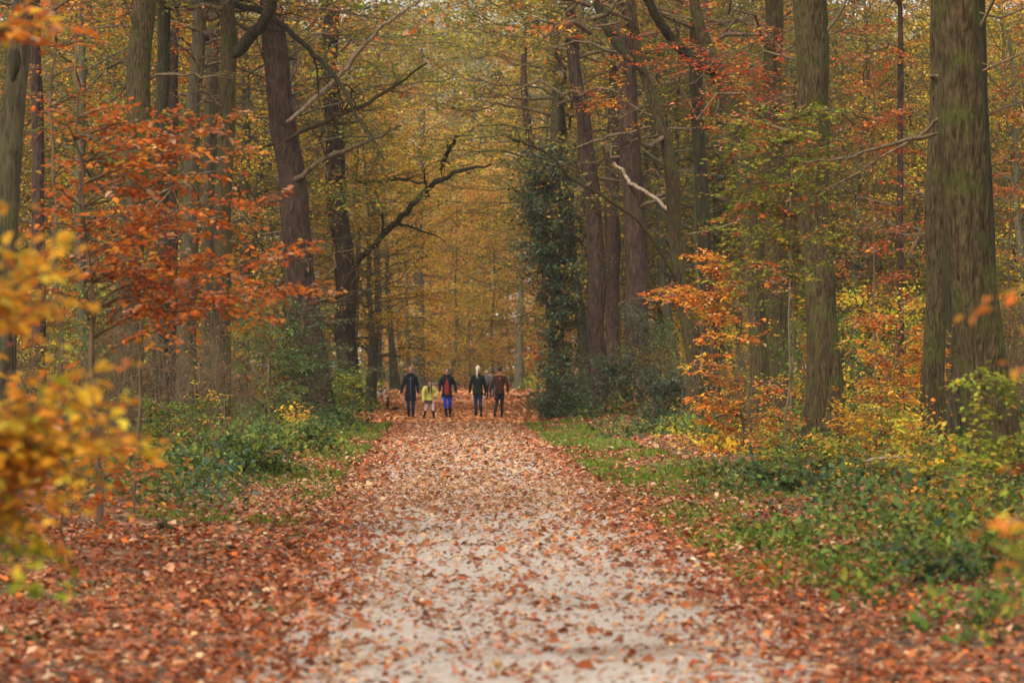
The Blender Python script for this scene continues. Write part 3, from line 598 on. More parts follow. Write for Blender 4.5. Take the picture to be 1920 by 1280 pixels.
def proto_shrub(seed, pal, mix, H, rad, leaf, lsp):
    rg = np.random.default_rng(seed); g = Geo(rg)
    for k in range(7):
        a = k * 2.4; bare_branch(g, (0, 0, -.05), (math.cos(a) * rad * .6, math.sin(a) * rad * .6, H * rg.uniform(.6, 1)), .03, n=7, depth=2, kids=5, sides=4)
    tw = raw_mesh('branches', *g.tube_arrays(), BARK['twig']); g.T = []
    crown_geo(g, .15, H, rad, 26, 4, leaf, pal, lsp, .2, splen=1.0, mix=mix, r0=.02, scat=.12)
    return (tw, leaf_mesh('foliage', g.leaf_arrays(), M_LEAF))
SHRUB = [proto_shrub(231, 'olive', ('yelgreen', .4), 4.2, 1.9, .11, .10), proto_shrub(232, 'orange', ('gold', .4), 4.0, 1.9, .11, .10), proto_shrub(233, 'brown', ('oakgold', .4), 3.4, 1.8, .10, .11),
         proto_shrub(234, 'yellow', ('lime', .4), 3.6, 2.0, .11, .10), proto_shrub(235, 'yew', ('green', .5), 3.6, 1.8, .12, .09)]
SHN = ['olive leaved hazel', 'orange beech bush', 'withered brown bush', 'yellow green hazel', 'dark green evergreen bush']
FAR = [proto_tree(211, 'beech', 'orange', ('gold', .35), 24, 6.5, 2.0, .25, .24, .38, 44, 4, 2.6),
       proto_tree(212, 'beech', 'gold', ('yellow', .4), 24, 6.5, 2.0, .25, .24, .38, 44, 4, 2.6),
       proto_tree(213, 'oak', 'oakgold', ('olive', .5), 28, 7, 5, .25, .24, .38, 46, 4, 2.6),
       proto_tree(214, 'beech', 'rust', ('orange', .4), 22, 6, 1.5, .25, .24, .38, 42, 4, 2.6),
       proto_tree(215, 'beech', 'yelgreen', ('yellow', .4), 18, 5.5, 1.0, .25, .24, .38, 38, 4, 2.6)]
NAMEC = {'MID': ['orange leaved beech', 'golden brown oak', 'olive leaved oak', 'rust red beech', 'yellow leaved beech'],
         'FAR': ['orange beech', 'golden beech', 'olive brown oak', 'rust brown beech', 'yellow green beech']}
def plant(pr, x, y, s, rz, label, group, sz=None, tilt=.05):
    kind, tm, bm, cm = pr
    root = empty(kind + '_tree', (x, y, float(ground_z(x, y)) - .02), label, 'tree', group, rz); root.scale = (s, s, sz or s); root.rotation_euler = (r.normal(0, tilt), r.normal(0, tilt), rz)
    mesh_obj('trunk', tm, root); c = mesh_obj('crown', cm, root); mesh_obj('branches', bm, root)
    return root
r = np.random.default_rng(77); spots = []
def try_spots(n, y0, y1, gap, clear, seed, wid=.20):
    rr = np.random.default_rng(seed); out = []
    for _ in range(n * 12):
        y = rr.uniform(y0, y1); x = rr.uniform(-wid * y - 4, wid * y + 4)
        d = x - xc(y)
        if -clear(y) < d < clear(y) * 1.0: continue
        if any((x - a) ** 2 + (y - b_) ** 2 < gap ** 2 for a, b_ in spots): continue
        spots.append((x, y)); out.append((x, y))
        if len(out) >= n: break
    return out
ANCH = [(20, 'the lichened trunk at the left edge'), (70, 'the thin dark trunk at far left'), (255, 'the broad dark oak on the left'), (306, 'the slim black mossy trunk'), (325, 'the thin purplish pine'), (362, 'the crooked grey trunk'), (398, 'the second grey trunk'), (420, 'the forked mossy oak'), (456, 'the thin pale birch trunk'), (545, 'the big leaning pine'), (640, 'the pine with the arching limb'),
        (720, 'the far dark twin trunks'), (785, 'the upright greenish beech'), (900, 'the walkers'), (975, 'the lone brown trunk behind the man'), (1042, 'the ivy wrapped trunk'), (1112, 'the curving pine of the trio'), (1150, 'the middle pine of the trio'), (1190, 'the thickest pine of the trio'), (1265, 'the knee bent oak'), (1318, 'the nearly black trunk'), (1400, 'the forking oak on the right'), (1456, 'the brown trunk by the forking oak'),
        (1535, 'the straight ridged oak'), (1600, 'the gap right of the ridged oak'), (1688, 'the reddish forked stem'), (1755, 'the slim oak'), (1825, 'the biggest oak'), (1900, 'the far right twiggy shrub')]
used_l = {}
PREP = ['behind', 'some way behind', 'further back behind', 'deep in the wood behind', 'far behind', 'still farther behind', 'hazy and farthest behind', 'faintly seen behind', 'only just seen behind']
def where(kind, x, y):
    p = CX + x / y * FPX; a = min(ANCH, key=lambda q: abs(q[0] - p)); base = f'{kind} behind {a[1]}'; n_ = used_l.get(base, 0); used_l[base] = n_ + 1
    if p > 1960: a = (0, 'the trees at the right edge')
    if p < -40: a = (0, 'the leaves at the left edge')
    return f'{kind} {PREP[min(n_, 8)]} {a[1]}'
# thick layer just behind the named trunks, off the path
for x, y in sorted(try_spots(32, 99, 114, 3.0, lambda y: 6.0, 303), key=lambda q: q[1]):
    left = x < xc(y); k = r.choice(5, p=[.2, .30, .32, .1, .08])
    plant(MID[k], x, y, r.uniform(.75, 1.0), r.uniform(0, 6.28), where(NAMEC['MID'][k], x, y), 'leafy trees among the nearer trunks')
# high crowned oaks lining the path, their crowns meeting over it
for n_, (x, y) in enumerate([(-5.6, 97), (4.8, 104), (-6.2, 116), (5.6, 122), (-7.5, 134), (7.5, 142), (-10, 206), (9, 212), (0.5, 240)]):
    x += xc(y); spots.append((x, y)); plant(HIGH[n_ % 2], x, y, (1 if y < 130 else 1.25 if y < 200 else 1.5) + .03 * (n_ % 3), n_ * 1.3, where('high crowned oak', x, y), 'tall oaks meeting over the path')
for p_, y, pr, s_, nm in [(690, 112, YEL, .8, 'yellow leaved beech'), (700, 122, YEL, .8, 'yellow leaved beech'), (1030, 118, MID[1], .7, 'golden brown oak'), (655, 116, MID[1], .7, 'golden brown oak'), (768, 196, YEL, 1.0, 'yellow leaved beech')]:
    x = px(p_, y); spots.append((x, y)); plant(pr, x, y, s_, p_ * .7, where('low spreading ' + nm, x, y), 'low branched trees closing in on the path', tilt=.02)
for p_, y, pr, s_, nm in [(868, 230, AMB, .8, 'amber beech'), (842, 207, AMB, .72, 'amber beech'), (928, 209, AMB, .7, 'amber beech'), (885, 203, LIM, .42, 'lime yellow beech'), (912, 221, LIM, .6, 'lime yellow beech'), (883, 218, LIM, .5, 'lime yellow beech'), (962, 226, AMB, .8, 'amber beech'), (826, 228, AMB, .85, 'amber beech'), (905, 240, AMB, 1.0, 'amber beech'), (790, 232, AMB, .8, 'amber beech'), (1005, 226, AMB, .75, 'amber beech'), (850, 252, AMB, 1.1, 'amber beech'), (940, 254, LIM, 1.1, 'lime yellow beech'), (745, 224, YEL, 1.2, 'yellow leaved beech'), (715, 240, AMB, .9, 'amber beech'), (860, 275, HIGH[0], 1.5, 'very tall oak'), (815, 290, HIGH[1], 1.6, 'very tall oak'), (905, 285, HIGH[0], 1.6, 'very tall oak')] + [(640 + 42 * q_, 315 + 14 * (q_ % 3), HIGH[q_ % 2], 1.65 + .05 * (q_ % 2), 'very tall oak') for q_ in range(13)] + [(760, 262, HIGH[1], 1.45, 'very tall oak'), (980, 268, HIGH[0], 1.45, 'very tall oak')]:
    x = px(p_, y); spots.append((x, y)); plant(pr, x, y, s_, p_ * .7, where('bright ' * (pr is not HIGH[0] and pr is not HIGH[1]) + nm, x, y), 'bright trees closing the end of the path', tilt=.02)
for x, y in sorted(try_spots(52, 92, 150, 3.2, lambda y: 7.6, 301), key=lambda q: q[1]):
    left = x < xc(y); k = r.choice(5, p=[.2, .26, .2, .1, .24] if left else [.14, .32, .34, .08, .12])
    plant(MID[k], x, y, r.uniform(.85, 1.25), r.uniform(0, 6.28), where(NAMEC['MID'][k], x, y), 'trees in the thick wood beside the path')
for x, y in sorted(try_spots(75, 150, 262, 4.6, lambda y: 15.0 if y < 200 else max(0.0, 9.0 - (y - 200) * .5), 302, .20), key=lambda q: q[1]):
    k = r.choice(5, p=[.32, .24, .2, .08, .16]); s = r.uniform(.9, 1.25)
    plant(FAR[k], x, y, s, r.uniform(0, 6.28), where('distant ' + NAMEC['FAR'][k], x, y), 'trees of the distant wood')
for x, y in sorted(try_spots(45, 262, 350, 5.5, lambda y: 0, 304, .19), key=lambda q: q[1]):
    k = r.choice(5, p=[.30, .22, .26, .08, .14]); s = r.uniform(1.2, 1.6)
    plant(FAR[k], x, y, s, r.uniform(0, 6.28), where('distant ' + NAMEC['FAR'][k], x, y), 'trees of the distant wood')
# the same wood goes on beside and behind the viewer
for n_, (x, y) in enumerate([(-9, 22), (-13, 30), (9, 20), (13, 30), (-7, 8), (7.5, 6), (-8, -8), (8, -10), (-14, 12), (14, 8), (-7, -24), (8, -28), (-15, -12), (15, -16), (-19, 34), (20, 34), (-10, -42), (11, -46)]):
    plant(HIGH[n_ % 2], x, y, .8, n_ * 1.7, 'tall high crowned oak beside or behind the viewpoint, outside the picture', 'oaks beside and behind the viewpoint', tilt=.02)
# shrub layer between the trunks
def shrubs(n, y0, y1, gap, clear, seed, sc, p):
    sp_ = []; rr = np.random.default_rng(seed)
    for _ in range(n * 20):
        y = rr.uniform(y0, y1); x = rr.uniform(-.19 * y - 2, .19 * y + 2)
        if abs(x - xc(y)) < clear(y) or any((x - a) ** 2 + (y - b_) ** 2 < gap ** 2 for a, b_ in sp_): continue
        sp_.append((x, y))
        if len(sp_) >= n: break
    for x, y in sorted(sp_, key=lambda q: q[1]):
        k = rr.choice(5, p=p); tw, fo = SHRUB[k]; root = empty('hazel_shrub' if k in (0, 3) else 'wild_bush', (x, y, float(ground_z(x, y)) - .02), where(SHN[k], x, y), 'shrub', 'shrubs under the trees', rr.uniform(0, 6.28))
        q_ = rr.uniform(.75, 1.25) * sc; root.scale = (q_, q_, q_ * rr.uniform(.8, 1.15)); mesh_obj('branches', tw, root); mesh_obj('foliage', fo, root)
shrubs(34, 64, 100, 2.6, lambda y: 5.6, 311, .8, [.22, .16, .32, .12, .18])
shrubs(46, 100, 160, 3.0, lambda y: 5.0, 312, 1.05, [.26, .26, .16, .20, .12])
shrubs(80, 170, 330, 4.0, lambda y: max(0.0, 5.0 - max(0, y - 200) * .3), 313, 1.6, [.22, .34, .06, .28, .10])

# ------------------------------------------------------------------ saplings and shrubs placed one by one
def sapling(name, label, Yd, bx, stem_pts, tips, pal, leaf=.07, mix=None, seed=1, detailed=False, stemw=.03, mat=None, bark='twig', cat='sapling', sp=.10, lsp=.045, sl=.42, group=None, extra=0, wr=.62, jit=.35, flat=.28, scat=.03, droop=.12):
    """stem (photo px) and leafy branches ending at photo points; depth varies round Yd"""
    rg = np.random.default_rng(seed); g = Geo(rg); x0 = px(bx, Yd); z0 = float(ground_z(x0, Yd))
    root = empty(name, (x0, Yd, z0), label, cat, group)
    St = np.array([[x0, Yd, z0 - .05]] + [at(a, b_, Yd) for a, b_ in stem_pts]); s = np.linspace(0, len(St) - 1, len(St) * 4)
    St = np.stack([np.interp(s, np.arange(len(St)), St[:, k]) for k in range(3)], 1)
    for _ in range(2): St[1:-1] = (St[:-2] + 2 * St[1:-1] + St[2:]) / 4
    wb = rg.normal(0, .035, (len(St), 3)) * [1, 1, 0]; wb[:2] = 0; St = St + np.cumsum(wb, 0) * .8
    V, F = tube_geo(St[None], np.linspace(stemw, stemw * .25, len(St))[None], 8); mesh_obj('stem', raw_mesh('stem', V - np.array(root.location), F, BARK[bark]), root)
    for (tx, ty) in tips:
        for rep in range(1 + extra):
            dY = rg.normal(0, jit); tip = at(tx + rg.normal(0, 9 * rep), ty + rg.normal(0, 14 * rep), Yd) + np.array([0, dY, 0])
            zt = tip[2] - .30 * np.linalg.norm(tip[:2] - St[len(St) // 2, :2]) * rg.uniform(.3, 1.2); z_ = np.clip(zt, z0 + .15, St[-1, 2]); k = np.argmin(np.abs(St[:, 2] - z_))
            spray(g, St[k], tip, stemw * .35, leaf, pal, sp=sp, lsp=lsp, sl=sl, mix=mix, flat=flat, scat=scat, wr=wr, droop=droop)
    finish(root, g, BARK[bark], mat or M_LEAF, 'foliage', 'branches', detailed)
    return root, g
Rr = np.random.default_rng(5)
def cloud(n, x0, x1, y0, y1, seed=0):
    q = np.random.default_rng(seed); return list(zip(q.uniform(x0, x1, n), q.uniform(y0, y1, n)))

sapling('beech_sapling', 'young beech with wide sprays of rusty orange leaves left of the path', 28, 190, [(186, 700), (178, 450), (165, 250), (160, 60)],
        [(635, 548), (600, 470), (560, 540), (520, 590), (470, 215), (500, 290), (540, 360), (440, 250), (420, 330), (480, 420), (380, 300), (350, 360), (400, 480), (330, 430), (300, 240), (250, 500), (220, 230), (90, 480), (60, 380), (55, 205), (110, 330), (280, 560), (430, 560), (60, 560), (450, 500)] + cloud(22, 60, 430, 190, 540, 3),
        'rust', .068, ('orange', .68), 51, detailed=True, stemw=.035, sp=.085, lsp=.042, jit=.5)
sapling('beech_sapling', 'taller orange beech sapling against the upper left trunks', 34, 120, [(110, 700), (105, 400), (100, 200), (95, -100)],
        cloud(22, 40, 205, 10, 330, 4) + [(225, 60), (60, 120)], 'orange', .07, ('yelgreen', .35), 52, stemw=.04, sp=.10, lsp=.05, jit=.6)
sapling('hazel_sapling', 'small green leaved sapling among the orange beech sprays', 31, 250, [(252, 700), (255, 450), (258, 260)],
        cloud(14, 185, 345, 215, 330, 5), 'green', .065, ('yelgreen', .4), 53, stemw=.025, sp=.10, lsp=.05)
sapling('beech_sapling', 'yellow green sapling in the shade left of the brown shrubs', 34, 120, [(122, 750), (128, 620)], cloud(12, 30, 210, 520, 700, 6), 'yelgreen', .06, ('orange', .3), 54, stemw=.02)
# conifer shrubs on the left
sapling('yew_bush', 'feathery dark green yew around the foot of the leaning pine', 76, 570, [(570, 700), (566, 620), (560, 560)], cloud(60, 455, 665, 565, 775, 7), 'yew', .10, ('green', .3), 55, wr=.38, mat=M_HOLLY, cat='bush', sp=.13, lsp=.05, jit=.8, stemw=.05, extra=1, droop=.25)
sapling('yew_bush', 'rounded dark green bush against the arched limb pine', 88, 655, [(655, 720), (655, 690)], cloud(34, 600, 712, 670, 775, 8), 'yew', .10, ('lime', .25), 56, wr=.35, mat=M_HOLLY, cat='bush', sp=.13, lsp=.06, jit=.7, extra=1)
sapling('beech_sapling', 'low yellow spray of leaves left of the pine foot', 58, 548, [(548, 820), (550, 785)], cloud(10, 505, 590, 752, 800, 9), 'yellow', .07, ('gold', .3), 57, stemw=.015, sp=.10, extra=1)
sapling('beech_sapling', 'thin sapling with scattered yellow leaves before the brown shrubs', 44, 372, [(370, 760), (362, 680), (350, 655)], [(345, 660), (365, 690), (372, 720), (350, 740), (400, 740), (430, 740), (330, 790), (290, 780), (410, 780)], 'yellow', .07, None, 58, stemw=.012, sp=.14)
def twiggy(label, Yd, bx, w, h, seed, pal='brown', nleaf=3, n=26, bark='twig', leafs=.05):
    rg = np.random.default_rng(seed); g = Geo(rg); x0 = px(bx, Yd); z0 = float(ground_z(x0, Yd)); root = empty('twiggy_shrub', (x0, Yd, z0), label, 'shrub')
    for k in range(n):
        a = rg.uniform(0, 2 * pi); q = np.array([x0 + rg.normal(0, w * .25), Yd + rg.normal(0, .4), z0 - .03]); d = np.array([math.cos(a) * w * .5 * rg.random(), math.sin(a) * .6 * rg.random(), h * rg.uniform(.6, 1.1)])
        br = bare_branch(g, q, q + d, .012, n=8, depth=2, kids=6, sides=5, spread=.55, klen=.5)
        for t in range(nleaf):
            q2 = br[rg.integers(2, 8)]; aa = rg.uniform(0, 6.28); spray(g, q2, q2 + rg.uniform(.25, .6) * np.array([math.cos(aa), math.sin(aa), .2]), .004, leafs, pal, sp=.12, lsp=.05)
    finish(root, g, BARK[bark], M_LEAF, 'foliage', 'twigs')
twiggy('tangled brown shrub at the foot of the broad dark oak', 52, 270, 1.7, 2.3, 61)
twiggy('tangled brown shrub below the crooked grey trunks', 56, 370, 1.7, 2.4, 62)
twiggy('bare twiggy shrub right of the crooked trunks, near the yew', 60, 455, 1.4, 2.0, 63, nleaf=1, bark='twig', n=7)
twiggy('brown leafed shrub half hidden by foreground yellow leaves', 46, 130, 1.8, 2.0, 64)
twiggy('leafless shrub with pale stems behind the orange sapling on the right', 66, 1360, 1.8, 2.3, 65, pal='oakgold', nleaf=1, n=14)
twiggy('grey brown shrub at the right edge behind the biggest oak', 48, 1890, 1.5, 3.0, 66, pal='brown', nleaf=1, n=20)
# hollies on the right
def holly(label, Yd, bx, tips, seed, stem, leaf=.09, name='holly_bush', cat='bush', extra=1, mix=None, sp=.13, jit=.8, stemw=.05):
    return sapling(name, label, Yd, bx, stem, tips, 'holly', leaf, mix, seed, wr=.55, mat=M_HOLLY, cat=cat, sp=sp, lsp=.065, jit=jit, stemw=stemw, extra=extra, flat=.7, scat=.08, sl=.5)
holly('tall dark holly tree left of the three pine trunks', 100, 1052, cloud(95, 962, 1098, 270, 600, 71) + cloud(34, 1000, 1090, 540, 690, 72), 71, [(1052, 650), (1050, 500), (1045, 280)], .12, 'holly_tree', 'tree', 1, ('oakgold', .14), .16, 1.0, .09)
holly('dark holly bush spilling over the path edge right of the walkers', 88, 1040, cloud(50, 990, 1120, 690, 792, 73), 72, [(1040, 760), (1042, 730)], .085)
holly('dark holly bush in front of the pine trio', 84, 1150, cloud(60, 1080, 1230, 665, 805, 74), 73, [(1150, 760), (1150, 700)], .085)
holly('dark holly bush right of the pine trio beside lime leaves', 78, 1240, cloud(56, 1185, 1310, 690, 830, 75), 74, [(1240, 770), (1240, 740)], .08)
holly('ivy thicket climbing the foot of the thickest pine', 84, 1205, cloud(26, 1160, 1250, 560, 720, 76), 75, [(1205, 700), (1200, 600)], .07, 'ivy_thicket', 'ivy')
sapling('lime_sprig', 'bright lime green sprig against the dark holly', 66, 1250, [(1252, 800), (1258, 770)], [(1262, 765), (1240, 790), (1228, 805), (1270, 780), (1250, 800)], 'lime', .11, None, 76, stemw=.008, sp=.12, cat='sapling')
sapling('maple_sprig', 'little sprig of pale yellow leaves above the right verge', 38, 1366, [(1364, 950), (1362, 930)], [(1350, 925), (1370, 945), (1385, 950), (1355, 945), (1378, 960)], 'yellow', .075, None, 77, stemw=.006, sp=.10, cat='sapling')
# orange sapling right
sapling('beech_sapling', 'slender beech sapling with bright orange sprays before the sinuous oak', 50, 1392, [(1388, 820), (1378, 700), (1392, 560), (1400, 470), (1398, 420)],
        [(1208, 556), (1240, 562), (1280, 478), (1300, 500), (1320, 525), (1345, 540), (1360, 560), (1330, 580), (1290, 560), (1300, 640), (1280, 700), (1320, 680), (1350, 720), (1420, 640), (1440, 600), (1275, 745), (1330, 760), (1300, 790)], 'gold', .078, ('orange', .5), 81, detailed=True, stemw=.022, sp=.08, jit=.3, extra=1)
sapling('beech_sapling', 'orange and gold beech growth around the forking oak foot', 50, 1400, [(1405, 800), (1420, 700)], cloud(36, 1260, 1500, 700, 880, 10), 'orange', .07, ('yellow', .4), 82, stemw=.02, extra=1)
sapling('beech_sapling', 'golden spray crossing the foot of the ridged oak', 44, 1560, [(1562, 850), (1566, 800)], [(1490, 822), (1515, 815), (1550, 820), (1580, 825), (1530, 830), (1600, 800), (1570, 760), (1590, 740), (1640, 800)] + cloud(14, 1560, 1740, 740, 900, 11), 'gold', .07, ('yellow', .5), 83, stemw=.016, extra=1)
sapling('beech_sapling', 'orange sapling between the ridged oak and the biggest oak', 46, 1660, [(1660, 800), (1672, 620), (1680, 560)], cloud(30, 1570, 1790, 570, 760, 12) + [(1795, 652), (1770, 660)], 'orange', .075, ('gold', .4), 84, stemw=.02, extra=1)
sapling('beech_sapling', 'low yellow growth right of the ridged oak foot', 38, 1620, [(1622, 940), (1625, 880)], cloud(26, 1540, 1780, 850, 980, 13), 'yellow', .065, ('oakgold', .3), 85, stemw=.014, extra=1)
sapling('hazel_sapling', 'green and amber branch hanging before the ridged oak', 40, 1470, [(1478, 700), (1480, 400), (1470, 180)], cloud(60, 1300, 1600, 200, 520, 14), 'yelgreen', .076, ('rust', .22), 86, extra=1, stemw=.022, sp=.12, lsp=.055, jit=.5)
sapling('beech_sapling', 'red leaved sapling high between the right hand oaks', 56, 1640, [(1642, 600), (1645, 300), (1648, 0)], cloud(34, 1560, 1745, 30, 520, 15), 'red', .075, ('orange', .3), 87, stemw=.025, sp=.12, lsp=.055, jit=.8)
sapling('beech_sapling', 'red leaved spray reaching left across the forking oak', 54, 1480, [(1482, 600), (1484, 300), (1484, 60)], [(1400, 130), (1300, 118), (1230, 110), (1200, 70), (1250, 200), (1290, 220), (1330, 165), (1180, 120), (1440, 160), (1460, 220), (1490, 340)] + cloud(14, 1370, 1490, 20, 260, 16), 'red', .075, ('gold', .2), 88, stemw=.025, sp=.13, lsp=.055, jit=.6)
sapling('beech_sapling', 'rusty leaved sapling filling the upper right corner', 60, 1890, [(1890, 600), (1895, 300), (1890, 0)], cloud(34, 1845, 1950, 0, 560, 17), 'rust', .08, ('oakgold', .3), 89, stemw=.03, sp=.12, jit=.8)
sapling('beech_sapling', 'sapling with yellow and red leaves over the pine trio', 72, 1150, [(1160, 600), (1170, 300), (1180, 60)], [(1110, 120), (1130, 140), (1170, 110), (1210, 90), (1235, 80), (1090, 210), (1160, 150), (1080, 195)] + cloud(10, 1050, 1230, 60, 230, 18), 'gold', .085, ('red', .4), 90, bark='olive', stemw=.018, sp=.13)
# right front
sapling('hazel_sapling', 'green and yellow sapling at the right before the biggest oak', 25, 1852, [(1852, 1000), (1856, 900), (1868, 780), (1880, 700)], cloud(44, 1780, 1925, 700, 960, 19) + [(1775, 820), (1800, 770), (1770, 860)], 'yelgreen', .062, ('lime', .4), 91, detailed=True, stemw=.014, sp=.085, lsp=.042, jit=.3)
sapling('bramble_bush', 'blue green bramble arching over the right verge', 36, 1470, [(1470, 960), (1470, 900)], cloud(34, 1370, 1570, 860, 985, 20), 'bramble', .075, None, 92, stemw=.012, mat=M_GRASS, cat='bush', extra=1, flat=.5)
sapling('bramble_bush', 'dark bramble clump at the right side above the lower corner', 21.5, 1760, [(1760, 1130), (1760, 1050)], cloud(30, 1640, 1900, 1010, 1150, 21), 'bramble', .065, ('holly', .3), 93, detailed=True, stemw=.01, mat=M_GRASS, cat='bush', flat=.5)
sapling('bramble_bush', 'green bramble low at the bottom right corner', 18, 1850, [(1850, 1250), (1850, 1200)], cloud(26, 1760, 1960, 1140, 1290, 22), 'green', .06, ('bramble', .4), 94, detailed=True, stemw=.01, mat=M_GRASS, cat='bush', flat=.5)
sapling('bramble_bush', 'broad green bramble left of the path before the brown shrubs', 43, 400, [(400, 900), (400, 850)], cloud(44, 240, 600, 820, 940, 23), 'bramble', .075, ('green', .3), 95, stemw=.012, mat=M_GRASS, cat='bush', extra=1, flat=.5)
sapling('fern_clump', 'tan withered bracken behind the right verge', 32, 1640, [(1640, 1000), (1645, 980)], cloud(16, 1560, 1740, 955, 1020, 24), 'brown', .06, None, 96, stemw=.008, cat='fern', wr=.3, extra=1, flat=.6)
sapling('beech_sapling', 'low orange leaved beech behind the near litter on the left', 24, 130, [(130, 950), (130, 900)], cloud(22, 20, 350, 820, 970, 25), 'orange', .066, ('green', .2), 97, detailed=True, stemw=.012)

sapling('hazel_sapling', 'bushy yellow green growth along the right bank before the ridged oak', 39, 1500, [(1500, 960), (1505, 880)], cloud(40, 1400, 1640, 800, 980, 61), 'yelgreen', .065, ('lime', .3), 161, stemw=.014, extra=1)
sapling('hazel_sapling', 'yellow green bush on the bank left of the biggest oak foot', 31, 1740, [(1740, 980), (1745, 900)], cloud(46, 1640, 1850, 760, 1040, 62), 'yelgreen', .062, ('yellow', .35), 162, detailed=True, stemw=.014, sp=.085)
sapling('hazel_sapling', 'leafy green shrub on the left bank behind the orange growth', 44, 300, [(300, 860), (302, 780)], cloud(40, 190, 430, 740, 900, 63), 'green', .07, ('yelgreen', .4), 163, stemw=.016, extra=1)
sapling('hazel_sapling', 'yellow green scrub at the left path edge below the arched limb pine', 80, 665, [(665, 770), (665, 730)], cloud(24, 610, 685, 700, 790, 64), 'yelgreen', .10, ('lime', .4), 164, stemw=.02, extra=1, sp=.13, lsp=.06)
sapling('hazel_sapling', 'tall green shrub between the forked oak and the leaning pine', 64, 500, [(500, 760), (500, 640), (498, 580)], cloud(44, 430, 590, 560, 790, 65), 'yew', .085, ('green', .5), 165, stemw=.03, extra=1, sp=.12, lsp=.055, flat=.5, wr=.4)
sapling('bramble_bush', 'green bramble bank between the grass and the left shrubs', 54, 540, [(540, 850), (540, 820)], cloud(40, 420, 660, 800, 860, 66), 'bramble', .075, ('green', .5), 166, stemw=.012, mat=M_GRASS, cat='bush', extra=1, flat=.5)
sapling('beech_sapling', 'loose low sprays of gold leaves at the foot of the slim oak', 36, 1720, [(1722, 940), (1724, 860)], cloud(24, 1640, 1790, 740, 900, 67), 'gold', .065, ('lime', .3), 167, stemw=.012)
T('oak_tree', 'dark brown trunk filling the gap between the slim oak and the biggest oak', 52, [(1792, 865, 50), (1790, 700, 40), (1788, 480, 34), (1786, 250, 28)], 'dark', seed=40, canopy=1, auto=0)
sapling('beech_sapling', 'yellow and green leafy growth spilling down the right bank below the biggest oak', 27, 1800, [(1800, 1000), (1805, 900)], cloud(40, 1680, 1930, 860, 1080, 68), 'yelgreen', .062, ('gold', .35), 168, detailed=True, stemw=.012, sp=.09)
sapling('beech_sapling', 'blurred amber sprays of a young beech along the left edge behind the nearest leaves', 15, -40, [(-30, 900), (-20, 600), (-10, 450)], [(90, 640), (140, 700), (60, 720), (190, 780), (120, 820), (210, 860), (60, 880), (150, 920), (230, 800), (40, 560), (100, 590), (60, 960)], 'orange', .062, ('gold', .5), 169, detailed=True, stemw=.012, sp=.09, sl=.3, jit=.2)
sapling('beech_sapling', 'head high gold and green beech growth between the ridged oak and the slim oak', 41, 1650, [(1650, 850), (1655, 740)], cloud(26, 1590, 1740, 690, 880, 69), 'gold', .065, ('yelgreen', .5), 170, stemw=.014, extra=1)
sapling('beech_sapling', 'waist high orange growth left of the ridged oak foot', 46, 1470, [(1470, 850), (1472, 780)], cloud(20, 1400, 1520, 760, 880, 70), 'orange', .065, ('yelgreen', .4), 171, stemw=.014, extra=1)
# foreground sprays with leaves picked apart
def near_sapling(label, Yd, bx, stem, tips, pal, mix, seed, nparts, leaf=.07, stemw=.012, sp=.07, sl=.45):
    rg = np.random.default_rng(seed); g = Geo(rg); x0 = px(bx, Yd); z0 = float(ground_z(x0, Yd)); root = empty('beech_sapling', (x0, Yd, z0), label, 'sapling'); o0 = np.array(root.location)
    St = np.array([[x0, Yd, z0 - .05]] + [at(a, b_, Yd) for a, b_ in stem]); V, F = tube_geo(St[None], np.linspace(stemw, stemw * .3, len(St))[None], 8)
    mesh_obj('stem', raw_mesh('stem', V - o0, F, BARK['twig']), root)
    for tx, ty, pl in tips:
        tip = at(tx, ty, Yd) + np.array([0, rg.normal(0, .25), 0]); k = int(np.argmin(np.abs(St[:, 2] - (tip[2] - .15))))
        k = max(k, 1); spray(g, St[k], tip, .005, leaf, pl or pal, sp=sp, lsp=.036, sl=sl, flat=.3, scat=.02, mix=mix)
    V, F = g.tube_arrays(); mesh_obj('branches', raw_mesh('branches', V - o0, F, BARK['twig']), root)
    A = g.leaf_arrays(); Pw = A[0].copy(); A[0] = A[0] - o0
    vis = np.abs(Pw[:, 0]) < .18 * Pw[:, 1]; sc_ = np.where(vis, A[3] / Pw[:, 1], 0); tp = np.argsort(-sc_)[:nparts]; rest = np.ones(len(Pw), bool); rest[tp] = False
    o = mesh_obj('leaves', leaf_mesh('leaves', [a[rest] for a in A], M_LEAF, True), root); o['kind'] = 'stuff'
    protos = {}
    for k in tp:
        key = tuple(np.round(A[5][k] * 8).astype(int))
        if key not in protos: protos[key] = leaf_mesh('leaf', [np.zeros((1, 3)), np.array([[1.0, 0, 0]]), np.array([[0, 0, 1.0]]), np.ones(1), np.array([.62]), A[5][k][None]], M_LEAF, True)
        o = mesh_obj('leaf', protos[key], root); o.matrix_local = leaf_matrix(A[0][k], A[1][k], A[2][k], A[3][k])
q = np.random.default_rng(15)
tl = [(a, b_, None) for a, b_ in [(160, 445), (60, 430), (100, 480), (140, 520), (30, 560), (90, 560), (250, 685), (180, 690), (100, 650), (60, 700), (150, 740), (270, 765), (200, 780), (120, 800), (230, 830), (60, 780), (300, 842), (180, 850), (90, 880), (40, 620), (20, 500), (130, 600)]]
tl += [(a, b_, 'rust') for a, b_ in [(60, 600), (110, 720), (210, 810), (40, 740), (30, 840)]] + [(a, b_, 'orange') for a, b_ in [(150, 900), (80, 960), (40, 920), (120, 1000)]]
tl += [(a, b_, 'gold') for a, b_ in [(60, 900), (130, 930), (200, 900), (90, 990), (30, 950), (170, 960)]]
